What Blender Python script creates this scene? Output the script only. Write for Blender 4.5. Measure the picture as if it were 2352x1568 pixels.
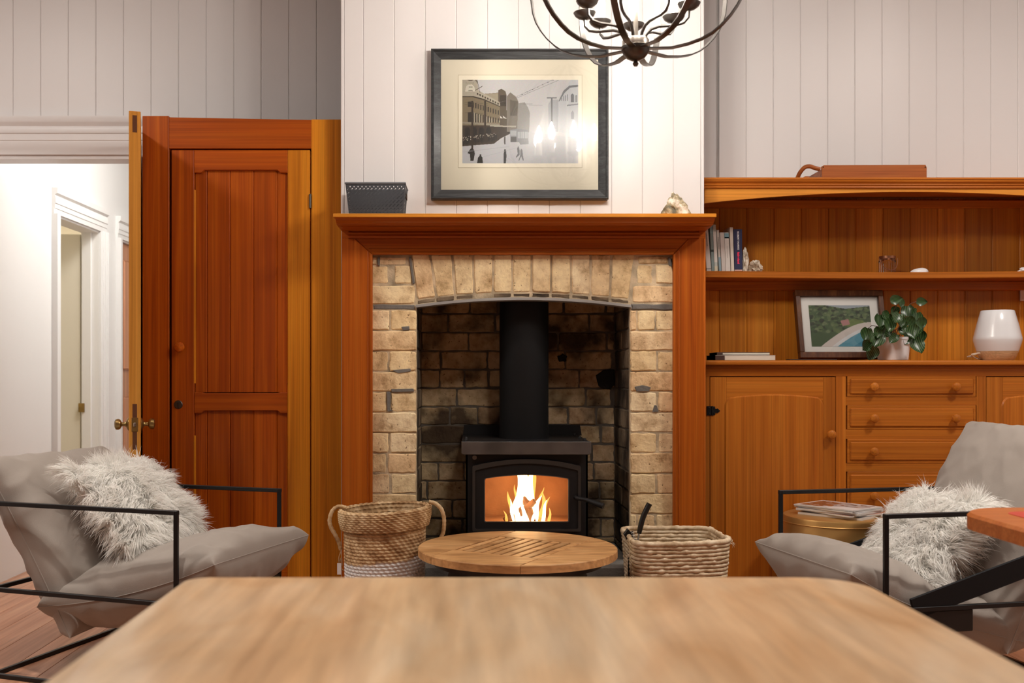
import bpy, bmesh, math, random
import numpy as np
from mathutils import Vector, Matrix, noise
random.seed(7); rng = np.random.default_rng(7)
for o in list(bpy.data.objects): bpy.data.objects.remove(o, do_unlink=True)
S = bpy.context.scene
COL = S.collection
# ------------------------------------------------------------------ camera, world, lights, exposure
F_PX, VX, VY, EYE = 2300.0, 1080.0, 858.0, 1.12
cd = bpy.data.cameras.new('camera'); cam = bpy.data.objects.new('camera', cd); COL.objects.link(cam)
cd.sensor_width = 36.0; cd.lens = 36.0*F_PX/2352.0
cd.shift_x = (1176-VX)/2352.0; cd.shift_y = (VY-784)/2352.0
cam.location = (0, 0, EYE); cam.rotation_euler = (math.pi/2, 0, 0)
cd.clip_start = 0.05
cd.dof.use_dof = True; cd.dof.focus_distance = 4.3; cd.dof.aperture_fstop = 3.6
S.camera = cam
W = bpy.data.worlds.new('world'); S.world = W; W.use_nodes = True
W.node_tree.nodes['Background'].inputs[0].default_value = (0.55, 0.6, 0.7, 1)
W.node_tree.nodes['Background'].inputs[1].default_value = 0.15
S.view_settings.view_transform = 'Standard'; S.view_settings.look = 'None'
S.view_settings.gamma = 1.0; S.view_settings.use_curve_mapping = False
S.view_settings.exposure = 0.2
BULB = 290.0            # emission strength of each candle bulb of the chandelier
def area(name, loc, size, power, color, target=None, sy=None):
    l = bpy.data.lights.new(name, 'AREA'); l.energy = power; l.color = color
    l.shape = 'RECTANGLE'; l.size = size; l.size_y = sy or size
    o = bpy.data.objects.new(name, l); COL.objects.link(o); o.location = loc
    if target is not None:
        o.rotation_euler = (Vector(target)-Vector(loc)).to_track_quat('-Z', 'Y').to_euler()
    return o
for lx, lw in ((-2.7, 36), (2.7, 40)): area('added_wall_fill', (lx, 3.1, 3.36), 0.4, lw, (1, 0.93, 0.86), (lx, 3.2, 0))  # added fill that raises the side walls, no such lamps known
def spot(loc, power):
    l = bpy.data.lights.new('added_fill_spot', 'SPOT'); l.energy = power; l.color = (1, 0.93, 0.85); l.spot_size = math.radians(68); l.spot_blend = 0.8; l.shadow_soft_size = 0.06
    o = bpy.data.objects.new('added_fill_spot', l); COL.objects.link(o); o.location = loc
spot((-1.2, 2.9, 3.36), 135); spot((1.6, 2.9, 3.36), 135); spot((0.25, 1.1, 3.36), 105)  # unseen spots added to brighten the armchairs and table tops
area('added_rear_fill', (-2.6, -3.4, 1.9), 1.6, 2.5, (0.92, 0.95, 1.0), (0.0, 3.5, 1.2), 1.2)  # weak frontal fill added behind the camera, not a known window
area('hall_ceiling_lamp', (-1.45, 6.0, 3.1), 0.6, 33, (1, 0.97, 0.93), (-1.6, 6.1, 0))
area('side_room_lamp', (-3.6, 7.4, 2.8), 0.5, 30, (1, 0.9, 0.74), (-3.6, 7.0, 0))

def X(px, Y): return (px-VX)/F_PX*Y
def Z(py, Y): return EYE-(py-VY)/F_PX*Y
def P(px, py, Y): return Vector((X(px, Y), Y, Z(py, Y)))
# ------------------------------------------------------------------ materials
MATS = {}
def newmat(name):
    m = bpy.data.materials.new(name); m.use_nodes = True
    nt = m.node_tree; return m, nt, nt.nodes['Principled BSDF']
def L(nt, a, ao, b, bi): nt.links.new(a.outputs[ao], b.inputs[bi])
def ramp(nt, cols):
    r = nt.nodes.new('ShaderNodeValToRGB'); e = r.color_ramp.elements
    while len(e) < len(cols): e.new(0.5)
    for k, (p, c) in enumerate(cols):
        e[k].position = p; e[k].color = (*c, 1) if len(c) == 3 else c
    return r
def coords(nt, scale, rnd=True):
    tc = nt.nodes.new('ShaderNodeTexCoord'); mp = nt.nodes.new('ShaderNodeMapping')
    mp.inputs['Scale'].default_value = scale
    L(nt, tc, 'Object', mp, 'Vector')
    if rnd:
        oi = nt.nodes.new('ShaderNodeObjectInfo')
        ml = nt.nodes.new('ShaderNodeMath'); ml.operation = 'MULTIPLY'; ml.inputs[1].default_value = 53.7
        cb = nt.nodes.new('ShaderNodeCombineXYZ'); L(nt, oi, 'Random', ml, 0)
        for k in range(3): L(nt, ml, 0, cb, k)
        L(nt, cb, 0, mp, 'Location')
    return mp
def plain(name, col, rough=0.5, metal=0.0, coat=0.0, bump=0.0, bscale=60.0, var=0.0, emit=None, es=0, sheen=0.0, spec=0.5):
    if name in MATS: return MATS[name]
    m, nt, b = newmat(name)
    b.inputs['Base Color'].default_value = (*col, 1); b.inputs['Roughness'].default_value = rough
    b.inputs['Metallic'].default_value = metal; b.inputs['Coat Weight'].default_value = coat
    b.inputs['Specular IOR Level'].default_value = spec
    b.inputs['Sheen Weight'].default_value = sheen
    if bump or var:
        mp = coords(nt, (1, 1, 1), False); n = nt.nodes.new('ShaderNodeTexNoise')
        n.inputs['Scale'].default_value = bscale; n.inputs['Detail'].default_value = 5; L(nt, mp, 0, n, 'Vector')
        if bump:
            bp = nt.nodes.new('ShaderNodeBump'); bp.inputs['Strength'].default_value = bump; bp.inputs['Distance'].default_value = 0.004
            L(nt, n, 'Fac', bp, 'Height'); L(nt, bp, 0, b, 'Normal')
        if var:
            n2 = nt.nodes.new('ShaderNodeTexNoise'); n2.inputs['Scale'].default_value = bscale/8; L(nt, mp, 0, n2, 'Vector')
            r = ramp(nt, [(0.3, tuple(c*(1-var) for c in col)), (0.7, tuple(min(1, c*(1+var)) for c in col))])
            L(nt, n2, 'Fac', r, 0); L(nt, r, 0, b, 'Base Color')
    if emit: b.inputs['Emission Color'].default_value = (*emit, 1); b.inputs['Emission Strength'].default_value = es
    MATS[name] = m; return m
def wood(name, dark, mid, light, axis='z', rough=0.42, coat=0.08, along=1.0, across=34, spread=0.1, bump=0.08):
    if name in MATS: return MATS[name]
    m, nt, b = newmat(name)
    sc = {'x': (along, across, across), 'y': (across, along, across), 'z': (across, across, along)}[axis]
    mp = coords(nt, sc)
    n = nt.nodes.new('ShaderNodeTexNoise'); n.inputs['Scale'].default_value = 0.75; n.inputs['Detail'].default_value = 5
    n.inputs['Roughness'].default_value = 0.55; n.inputs['Distortion'].default_value = 0.9; L(nt, mp, 0, n, 'Vector')
    r = ramp(nt, [(0.2, dark), (0.5, mid), (0.82, light)]); L(nt, n, 'Fac', r, 0)
    sc2 = tuple(v*(5 if v == across else 1.1) for v in sc); mp2 = coords(nt, sc2)
    n2 = nt.nodes.new('ShaderNodeTexNoise'); n2.inputs['Scale'].default_value = 1.0; n2.inputs['Detail'].default_value = 3; L(nt, mp2, 0, n2, 'Vector')
    mr = nt.nodes.new('ShaderNodeMapRange'); mr.inputs['From Min'].default_value = 0.3; mr.inputs['From Max'].default_value = 0.7
    mr.inputs['To Min'].default_value = 0.80; mr.inputs['To Max'].default_value = 1.1; L(nt, n2, 'Fac', mr, 0)
    oi = nt.nodes.new('ShaderNodeObjectInfo'); m3 = nt.nodes.new('ShaderNodeMapRange')
    m3.inputs['To Min'].default_value = 1-spread; m3.inputs['To Max'].default_value = 1+spread; L(nt, oi, 'Random', m3, 0)
    mu = nt.nodes.new('ShaderNodeMath'); mu.operation = 'MULTIPLY'; L(nt, mr, 0, mu, 0); L(nt, m3, 0, mu, 1)
    vm = nt.nodes.new('ShaderNodeVectorMath'); vm.operation = 'SCALE'; L(nt, r, 0, vm, 0); L(nt, mu, 0, vm, 'Scale')
    L(nt, vm, 0, b, 'Base Color')
    b.inputs['Roughness'].default_value = rough; b.inputs['Coat Weight'].default_value = coat; b.inputs['Coat Roughness'].default_value = 0.2; b.inputs['Specular IOR Level'].default_value = 0.25
    bp = nt.nodes.new('ShaderNodeBump'); bp.inputs['Strength'].default_value = bump; bp.inputs['Distance'].default_value = 0.002
    L(nt, n2, 'Fac', bp, 'Height'); L(nt, bp, 0, b, 'Normal')
    MATS[name] = m; return m
def brickmat(name, pal, soot=0.0):
    m, nt, b = newmat(name)
    mp = coords(nt, (1, 1, 1)); oi = nt.nodes.new('ShaderNodeObjectInfo')
    r0 = ramp(nt, pal); L(nt, oi, 'Random', r0, 0)
    n = nt.nodes.new('ShaderNodeTexNoise'); n.inputs['Scale'].default_value = 14; n.inputs['Detail'].default_value = 7; n.inputs['Roughness'].default_value = 0.65; L(nt, mp, 0, n, 'Vector')
    r1 = ramp(nt, [(0.30, (0.50, 0.38, 0.29)), (0.44, (0.88, 0.80, 0.72)), (0.55, (1.05, 1.02, 0.98)), (0.72, (1.22, 1.22, 1.2))]); L(nt, n, 'Fac', r1, 0)
    mx = nt.nodes.new('ShaderNodeMix'); mx.data_type = 'RGBA'; mx.blend_type = 'MULTIPLY'; mx.inputs[0].default_value = 1
    L(nt, r0, 0, mx, 6); L(nt, r1, 0, mx, 7)
    v = nt.nodes.new('ShaderNodeTexNoise'); v.inputs['Scale'].default_value = 75; v.inputs['Detail'].default_value = 3; L(nt, mp, 0, v, 'Vector')
    r2 = ramp(nt, [(0.27, (0.30, 0.22, 0.16)), (0.34, (1, 1, 1))]); L(nt, v, 'Fac', r2, 0)
    m2 = nt.nodes.new('ShaderNodeMix'); m2.data_type = 'RGBA'; m2.blend_type = 'MULTIPLY'; m2.inputs[0].default_value = 1
    L(nt, mx, 2, m2, 6); L(nt, r2, 0, m2, 7)
    out = m2
    if soot:
        n3 = nt.nodes.new('ShaderNodeTexNoise'); n3.inputs['Scale'].default_value = 4.2; n3.inputs['Detail'].default_value = 4
        mpw = coords(nt, (1, 1, 1), False); L(nt, mpw, 0, n3, 'Vector')
        r3 = ramp(nt, [(0.38, (0.12, 0.10, 0.09)), (0.40+0.24*soot, (1, 1, 1))]); L(nt, n3, 'Fac', r3, 0)
        m4 = nt.nodes.new('ShaderNodeMix'); m4.data_type = 'RGBA'; m4.blend_type = 'MULTIPLY'; m4.inputs[0].default_value = 1
        L(nt, m2, 2, m4, 6); L(nt, r3, 0, m4, 7); out = m4
    L(nt, out, 2, b, 'Base Color'); b.inputs['Roughness'].default_value = 0.85
    bp = nt.nodes.new('ShaderNodeBump'); bp.inputs['Strength'].default_value = 0.55; bp.inputs['Distance'].default_value = 0.006
    ad = nt.nodes.new('ShaderNodeMath'); ad.operation = 'ADD'; L(nt, n, 'Fac', ad, 0); L(nt, v, 'Fac', ad, 1)
    L(nt, ad, 0, bp, 'Height'); L(nt, bp, 0, b, 'Normal')
    return m
def glassmat(name, tint=(1, 1, 1), haze=0.0, k=1.0):
    m = bpy.data.materials.new(name); m.use_nodes = True; nt = m.node_tree
    nt.nodes.remove(nt.nodes['Principled BSDF']); out = nt.nodes['Material Output']
    tr = nt.nodes.new('ShaderNodeBsdfTransparent'); tr.inputs[0].default_value = (*tint, 1)
    g = nt.nodes.new('ShaderNodeBsdfGlossy'); g.inputs['Roughness'].default_value = 0.02
    fr = nt.nodes.new('ShaderNodeFresnel'); fr.inputs[0].default_value = 1.5
    mx = nt.nodes.new('ShaderNodeMixShader'); L(nt, fr, 0, mx, 0); L(nt, tr, 0, mx, 1)
    if haze:
        g2 = nt.nodes.new('ShaderNodeBsdfGlossy'); g2.inputs['Roughness'].default_value = 0.22
        m2 = nt.nodes.new('ShaderNodeMixShader'); m2.inputs[0].default_value = haze
        L(nt, g, 0, m2, 1); L(nt, g2, 0, m2, 2); L(nt, m2, 0, mx, 2)
    else: L(nt, g, 0, mx, 2)
    L(nt, mx, 0, out, 0); return m
def emitmat(name, col, s, alpha=1.0):
    m = bpy.data.materials.new(name); m.use_nodes = True; nt = m.node_tree
    nt.nodes.remove(nt.nodes['Principled BSDF']); out = nt.nodes['Material Output']
    e = nt.nodes.new('ShaderNodeEmission'); e.inputs[0].default_value = (*col, 1); e.inputs[1].default_value = s
    if alpha < 1:
        tr = nt.nodes.new('ShaderNodeBsdfTransparent'); mx = nt.nodes.new('ShaderNodeMixShader'); mx.inputs[0].default_value = alpha
        L(nt, tr, 0, mx, 1); L(nt, e, 0, mx, 2); L(nt, mx, 0, out, 0)
    else: L(nt, e, 0, out, 0)
    return m
def attrmat(name, rough=0.6):
    if name in MATS: return MATS[name]
    m, nt, b = newmat(name); a = nt.nodes.new('ShaderNodeAttribute'); a.attribute_name = 'ink'
    L(nt, a, 'Color', b, 'Base Color'); b.inputs['Roughness'].default_value = rough; MATS[name] = m; return m

PAINT = plain('white_paint', (0.74, 0.72, 0.715), 0.42, bump=0.05, bscale=14)
HALLP = plain('hall_paint', (0.82, 0.81, 0.79), 0.5)
CREAM = plain('cream_paint', (0.74, 0.69, 0.57), 0.5)
# rimu joinery, cupboard redder than the dresser
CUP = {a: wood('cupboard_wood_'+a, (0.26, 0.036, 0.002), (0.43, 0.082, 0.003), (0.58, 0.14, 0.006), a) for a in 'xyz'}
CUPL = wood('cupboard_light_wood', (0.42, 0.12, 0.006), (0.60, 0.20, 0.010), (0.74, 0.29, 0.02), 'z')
DRS = {a: wood('dresser_wood_'+a, (0.34, 0.085, 0.008), (0.50, 0.15, 0.014), (0.62, 0.215, 0.026), a) for a in 'xyz'}
BCK = wood('dresser_back_wood', (0.38, 0.11, 0.010), (0.56, 0.20, 0.018), (0.72, 0.30, 0.035), 'z', spread=0.2)
MAN = {a: wood('mantel_wood_'+a, (0.32, 0.058, 0.004), (0.47, 0.108, 0.007), (0.58, 0.165, 0.015), a) for a in 'xyz'}
LEAF = wood('door_edge_wood', (0.38, 0.14, 0.02), (0.55, 0.23, 0.035), (0.68, 0.32, 0.06), 'z')
FLOORM = wood('floor_wood', (0.34, 0.15, 0.085), (0.50, 0.25, 0.15), (0.62, 0.35, 0.22), 'y', rough=0.4, coat=0.15, across=12, spread=0.14)
TABLEM = wood('table_wood', (0.60, 0.34, 0.15), (0.76, 0.53, 0.31), (0.86, 0.70, 0.50), 'y', rough=0.32, coat=0.4, along=3, across=8, spread=0.02, bump=0.02)
COFF = wood('coffee_table_wood', (0.20, 0.08, 0.025), (0.52, 0.28, 0.11), (0.72, 0.44, 0.21), 'x', rough=0.55, coat=0.05, along=5, across=16, spread=0.22)
BRICK = brickmat('yellow_brick', [(0.0, (0.84, 0.66, 0.38)), (0.45, (0.88, 0.73, 0.45)), (0.75, (0.82, 0.60, 0.35)), (1.0, (0.92, 0.80, 0.54))])
BRICKS = brickmat('sooty_brick', [(0.0, (0.60, 0.45, 0.26)), (0.5, (0.68, 0.54, 0.33)), (1.0, (0.58, 0.41, 0.25))], soot=0.55)
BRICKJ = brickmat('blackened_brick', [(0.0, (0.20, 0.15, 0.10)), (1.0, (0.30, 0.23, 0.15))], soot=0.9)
MORT = plain('mortar', (0.56, 0.45, 0.30), 0.95, bump=1.0, bscale=90, var=0.5)
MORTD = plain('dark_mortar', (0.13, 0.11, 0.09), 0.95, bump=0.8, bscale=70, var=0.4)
CEMENT = plain('grey_cement', (0.17, 0.16, 0.145), 0.95, bump=0.8, bscale=60, var=0.3)
STEEL = plain('grey_steel', (0.42, 0.41, 0.40), 0.45, metal=0.5)
STOVE = plain('stove_black', (0.012, 0.012, 0.013), 0.5, metal=0.0, spec=0.3, bump=0.05, bscale=150)
STOVEL = plain('stove_worn_steel', (0.16, 0.155, 0.15), 0.42, metal=0.7, var=0.35, bscale=50)
BLACKM = plain('black_metal', (0.008, 0.008, 0.009), 0.38, spec=0.35)
BRONZE = plain('dark_bronze', (0.10, 0.092, 0.085), 0.33, metal=0.85)
PEWTER = plain('brushed_pewter', (0.42, 0.38, 0.33), 0.3, metal=0.95)
BRASS = plain('aged_brass', (0.36, 0.24, 0.09), 0.32, metal=0.9, var=0.2, bscale=120)
HOLE = plain('dark_recess', (0.03, 0.012, 0.005), 0.9)
FABRIC = plain('taupe_canvas', (0.30, 0.262, 0.228), 0.85, bump=0.25, bscale=500, sheen=0.2)
WHITE = plain('white_ceramic', (0.90, 0.90, 0.91), 0.3, coat=0.3)
# ------------------------------------------------------------------ mesh helpers
ORG = {}
def org(p):
    while p is not None:
        if p in ORG: return ORG[p]
        p = p.parent
    return Vector((0, 0, 0))
class MB:
    def __init__(s): s.bm = bmesh.new()
    def box(s, x0, x1, y0, y1, z0, z1, bev=0.0, seg=1, M=None):
        r = bmesh.ops.create_cube(s.bm, size=1.0); vs = r['verts']
        for v in vs:
            v.co = Vector(((x0+x1)/2+v.co.x*(x1-x0), (y0+y1)/2+v.co.y*(y1-y0), (z0+z1)/2+v.co.z*(z1-z0)))
        if bev:
            es = list({e for v in vs for e in v.link_edges})
            rr = bmesh.ops.bevel(s.bm, geom=es, offset=bev, segments=seg, affect='EDGES', profile=0.5)
            vs = list({v for f in rr['faces'] for v in f.verts} | {v for v in vs if v.is_valid})
        if M is not None:
            for v in vs: v.co = M @ v.co
        return s
    def prism(s, pts, a0, a1, plane='xz', bev=0.0, M=None):
        n = len(pts)
        def mk(p, a): return {'xz': (p[0], a, p[1]), 'xy': (p[0], p[1], a), 'yz': (a, p[0], p[1])}[plane]
        A = [s.bm.verts.new(mk(p, a0)) for p in pts]; B = [s.bm.verts.new(mk(p, a1)) for p in pts]
        fs = [s.bm.faces.new(A), s.bm.faces.new(B[::-1])]
        for i in range(n): fs.append(s.bm.faces.new((A[i], B[i], B[(i+1) % n], A[(i+1) % n])))
        bmesh.ops.recalc_face_normals(s.bm, faces=fs)
        vs = A+B
        if bev:
            es = [e for e in fs[0].edges]
            rr = bmesh.ops.bevel(s.bm, geom=es, offset=bev, segments=1, affect='EDGES')
            vs = list({v for f in rr['faces'] for v in f.verts} | {v for v in vs if v.is_valid})
        if M is not None:
            for v in vs: v.co = M @ v.co
        return s
    def grid(s, fn, nu, nv, cu=False, cv=False):
        V = [[s.bm.verts.new(fn(i/(nu if cu else nu-1), j/(nv if cv else nv-1))) for j in range(nv)] for i in range(nu)]
        for i in range(nu if cu else nu-1):
            for j in range(nv if cv else nv-1):
                i2, j2 = (i+1) % nu, (j+1) % nv
                s.bm.faces.new((V[i][j], V[i2][j], V[i2][j2], V[i][j2]))
        return s
    def lathe(s, prof, c, seg=32, M=None):
        c = Vector(c)
        rings = []
        for r, z in prof:
            if r < 1e-5:
                v = s.bm.verts.new(c+Vector((0, 0, z))); rings.append([v])
            else: rings.append([s.bm.verts.new(c+Vector((r*math.cos(2*math.pi*k/seg), r*math.sin(2*math.pi*k/seg), z))) for k in range(seg)])
        for a, b in zip(rings, rings[1:]):
            for k in range(seg):
                k2 = (k+1) % seg
                q = [a[k % len(a)], a[k2 % len(a)], b[k2 % len(b)], b[k % len(b)]]
                u = []
                for v in q:
                    if v not in u: u.append(v)
                if len(u) > 2: s.bm.faces.new(u)
        if M is not None:
            for rg in rings:
                for v in rg: v.co = c + M @ (v.co-c)
        return s
    def tube(s, path, r, seg=8, closed=False, cap=True, flat=1.0, up=Vector((0, 0, 1)), rot=0.0):
        n = len(path); path = [Vector(p) for p in path]
        rs = r if isinstance(r, (list, tuple)) else [r]*n
        rings = []; prev = None
        for i, p in enumerate(path):
            a = path[i-1] if (i > 0 or closed) else path[0]; b = path[(i+1) % n] if (i < n-1 or closed) else path[-1]
            t = (b-a).normalized()
            if prev is None:
                u = up if abs(t.dot(up)) < 0.95 else Vector((1, 0, 0))
                sd = t.cross(u).normalized()
            else:
                sd = (prev - t*prev.dot(t)).normalized()
            prev = sd; w = t.cross(sd)
            rings.append([s.bm.verts.new(p+rs[i]*(sd*math.cos(2*math.pi*k/seg+rot)+w*math.sin(2*math.pi*k/seg+rot)*flat)) for k in range(seg)])
        for i in range(n if closed else n-1):
            a, b = rings[i], rings[(i+1) % n]
            for k in range(seg): s.bm.faces.new((a[k], a[(k+1) % seg], b[(k+1) % seg], b[k]))
        if cap and not closed:
            s.bm.faces.new(rings[0][::-1]); s.bm.faces.new(rings[-1])
        return s
    def bar(s, a, b, w=0.016, h=None, bev=0.0015):
        a, b = Vector(a), Vector(b); d = b-a; h = h or w
        M = Matrix.Translation((a+b)/2) @ d.to_track_quat('X', 'Z').to_matrix().to_4x4()
        l = d.length
        return s.box(-l/2, l/2, -w/2, w/2, -h/2, h/2, bev, 1, M)
    def build(s, name, mat, parent=None, smooth=35, at=None, **kw):
        bmesh.ops.recalc_face_normals(s.bm, faces=s.bm.faces)
        me = bpy.data.meshes.new(name)
        o0 = org(parent) if at is None else Vector(at)
        if at is None: bmesh.ops.translate(s.bm, vec=-o0, verts=s.bm.verts)
        s.bm.to_mesh(me); s.bm.free()
        if smooth:
            me.polygons.foreach_set('use_smooth', [True]*len(me.polygons)); me.set_sharp_from_angle(angle=math.radians(smooth))
        return link(name, me, mat, parent, **kw)
def link(name, me, mat, parent=None, loc=None, **kw):
    if mat is not None and len(me.materials) == 0: me.materials.append(mat)
    o = bpy.data.objects.new(name, me); COL.objects.link(o)
    if parent is not None: o.parent = parent
    if loc is not None: o.location = loc
    for k, v in kw.items(): o[k] = v
    return o
def thing(name, label, cat, loc=(0, 0, 0), group=None, kind=None):
    o = bpy.data.objects.new(name, None); COL.objects.link(o); o.location = loc; o.empty_display_size = 0.05
    if label: o['label'] = label
    if cat: o['category'] = cat
    if group: o['group'] = group
    if kind: o['kind'] = kind
    ORG[o] = Vector(loc); return o
def own(mb, name, mat, label, cat, loc, group=None, **kw):      # a thing that is one mesh, its origin at its base
    bmesh.ops.translate(mb.bm, vec=-Vector(loc), verts=mb.bm.verts)
    o = mb.build(name, mat, None, **kw); o.location = loc; ORG[o] = Vector(loc)
    o['label'] = label; o['category'] = cat
    if group: o['group'] = group
    return o
def np_mesh(name, V, Fq, mat, parent=None, smooth=True, col=None, **kw):
    me = bpy.data.meshes.new(name); V = np.asarray(V, dtype=np.float32) - np.array(org(parent), dtype=np.float32)
    Fq = np.asarray(Fq, dtype=np.int32); k = Fq.shape[1]
    me.vertices.add(len(V)); me.vertices.foreach_set('co', V.ravel())
    me.loops.add(Fq.size); me.loops.foreach_set('vertex_index', Fq.ravel())
    me.polygons.add(len(Fq)); me.polygons.foreach_set('loop_start', np.arange(len(Fq), dtype=np.int32)*k)
    me.polygons.foreach_set('loop_total', np.full(len(Fq), k, dtype=np.int32))
    me.update(calc_edges=True); me.validate()
    if smooth: me.polygons.foreach_set('use_smooth', [True]*len(me.polygons))
    if col is not None:
        a = me.color_attributes.new('ink', 'FLOAT_COLOR', 'POINT')
        c = np.ones((len(V), 4), dtype=np.float32); c[:, :3] = col; a.data.foreach_set('color', c.ravel())
    return link(name, me, mat, parent, **kw)
def lin(c): c = np.asarray(c, dtype=float)/255.0; return np.where(c <= 0.04045, c/12.92, ((c+0.055)/1.055)**2.4)
def text(body, size, M, mat, parent, ext=0.0003, name='lettering', bold=0.0):
    cu = bpy.data.curves.new('t', 'FONT'); cu.body = body; cu.size = size; cu.extrude = ext; cu.align_x = 'CENTER'; cu.align_y = 'CENTER'; cu.offset = bold
    to = bpy.data.objects.new('t', cu); COL.objects.link(to)
    me = bpy.data.meshes.new_from_object(to.evaluated_get(bpy.context.evaluated_depsgraph_get()))
    bpy.data.objects.remove(to); bpy.data.curves.remove(cu)
    me.transform(Matrix.Translation(-org(parent)) @ M); me.materials.clear()
    return link(name, me, mat, parent)
def vboard(x0, x1, yf, z0, z1, th=0.018, ch=0.0035):
    return MB().prism([(x0+0.0002, yf+th), (x0+0.0002, yf+ch), (x0+ch, yf), (x1-ch, yf), (x1-0.0002, yf+ch), (x1-0.0002, yf+th)], z0, z1, 'xy')
# ================================================================== THE ROOM
WY, BY = 5.15, 4.50                      # recessed wall, chimney breast
BX0, BX1 = X(783, BY), X(1617, BY)       # chimney breast sides
CEIL = 3.4; RX0, RX1, RY0 = -3.7, 4.2, -3.6
fl = thing('floor', None, None, (0, 0, 0), kind='structure')
MB().box(RX0, RX1, RY0, 9.6, -0.06, -0.022).build('subfloor', HOLE, fl)
k = 0; x = -3.7
while x < RX1:
    far = 9.5 if -2.75 < x < -0.9 else WY
    cuts = [RY0, 0.8+0.9*math.sin(k*2.3), 3.0+0.8*math.sin(k*1.7), far]
    for a, b in zip(cuts, cuts[1:]):
        MB().box(x+0.0007, x+0.1493, a+0.0007, b-0.0007, -0.022, 0.0, 0.0012).build('floorboard', FLOORM, fl)
    x += 0.15; k += 1
MB().box(RX0, RX1, RY0, WY+0.12, CEIL, CEIL+0.05).build('ceiling', PAINT, kind='structure')
MB().box(RX0-0.08, RX0, RY0, WY+0.1, 0, CEIL).build('wall_left', PAINT, kind='structure')
MB().box(RX1, RX1+0.08, RY0, WY+0.1, 0, CEIL).build('wall_right', PAINT, kind='structure')
MB().box(RX0, RX1, RY0-0.08, RY0, 0, CEIL).build('wall_rear', plain('dim_rear_wall', (0.30, 0.17, 0.09), 0.6), kind='structure')  # unseen wall, coloured dark to hold back bounced light
OX0, OX1, OZ = -2.66, -1.735, Z(356, WY)    # hall doorway
wb = thing('wall_back', None, None, (0, WY, 0), kind='structure')
m = MB(); B0 = WY+0.018
m.box(RX0, OX0, B0, B0+0.1, 0, CEIL); m.box(OX0, OX1, B0, B0+0.1, OZ, CEIL); m.box(OX1, BX0, B0, B0+0.1, 0, CEIL); m.box(BX1, RX1, B0, B0+0.1, 0, CEIL)
m.box(BX0, BX1, B0, B0+0.1, 0, CEIL)
m.build('wall_lining', PAINT, wb)
pit = 63.4/F_PX*WY; edge = X(537, WY); xs = []
e = edge
while e-pit > RX0: e -= pit
while e < BX0-0.01: xs.append((e, min(e+pit, BX0))); e += pit
for a, b in xs:
    lo = 0.0
    if b > OX0-0.06 and a < OX1+0.06: lo = Z(275, WY)
    vboard(a, b, WY, lo, CEIL).build('wall_board', PAINT, wb)
pit2 = 62.5/F_PX*WY; e = X(1776, WY)-2*pit2
while e < RX1-0.02:
    a = max(e, BX1); vboard(a, min(e+pit2, RX1), WY, 0, CEIL).build('wall_board', PAINT, wb); e += pit2
# doorway architrave (head has stepped mouldings)
ar = thing('trim_1', None, None, (OX1, WY, 0), kind='structure')
zt = Z(270, WY); H = zt-OZ
prof = [(WY, OZ), (WY-0.012, OZ), (WY-0.012, OZ+0.14*H), (WY-0.016, OZ+0.17*H), (WY-0.016, OZ+0.36*H), (WY-0.020, OZ+0.38*H), (WY-0.020, OZ+0.54*H), (WY-0.026, OZ+0.56*H), (WY-0.030, OZ+0.66*H), (WY-0.024, OZ+0.74*H), (WY-0.036, OZ+0.82*H), (WY-0.040, OZ+0.86*H), (WY-0.040, OZ+H), (WY, OZ+H)]
MB().prism(prof, OX0-0.12, OX1+0.13, 'yz').build('head_moulding', PAINT, ar)
for a, b in ((OX1, OX1+0.13), (OX0-0.12, OX0)):
    MB().box(a, b, WY-0.03, WY, 0, OZ, 0.004).build('side_moulding', PAINT, ar)
MB().box(OX0, OX1, WY, WY+0.12, OZ-0.02, OZ+0.0).box(OX0-0.01, OX0+0.0, WY, WY+0.12, 0, OZ).box(OX1, OX1+0.01, WY, WY+0.12, 0, OZ).build('door_lining', PAINT, ar)
# ---- hall beyond
HX = -2.52; hl = thing('wall_hall', None, None, (HX, 7.3, 0), kind='structure')
D1a, D1b, DZ1 = 6.13, 6.80, EYE+(858-495)/F_PX*6.13
D2a, D2b = 7.22, 7.95
m = MB()
m.box(HX-0.12, HX, B0+0.1, D1a, 0, 3.2); m.box(HX-0.12, HX, D1a, D1b, DZ1, 3.2); m.box(HX-0.12, HX, D1b, D2a, 0, 3.2); m.box(HX-0.12, HX, D2a, D2b, DZ1, 3.2); m.box(HX-0.12, HX, D2b, 9.5, 0, 3.2)
m.build('hall_lining', HALLP, hl)
m = MB(); m.box(HX, -0.9, 9.5, 9.6, 0, 3.2); m.box(-1.0, -0.9, B0+0.1, 9.5, 0, 3.2); m.build('hall_end', HALLP, hl)
MB().box(HX-0.2, -0.9, B0+0.1, 9.6, 3.2, 3.25).build('hall_ceiling', HALLP, hl)
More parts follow.
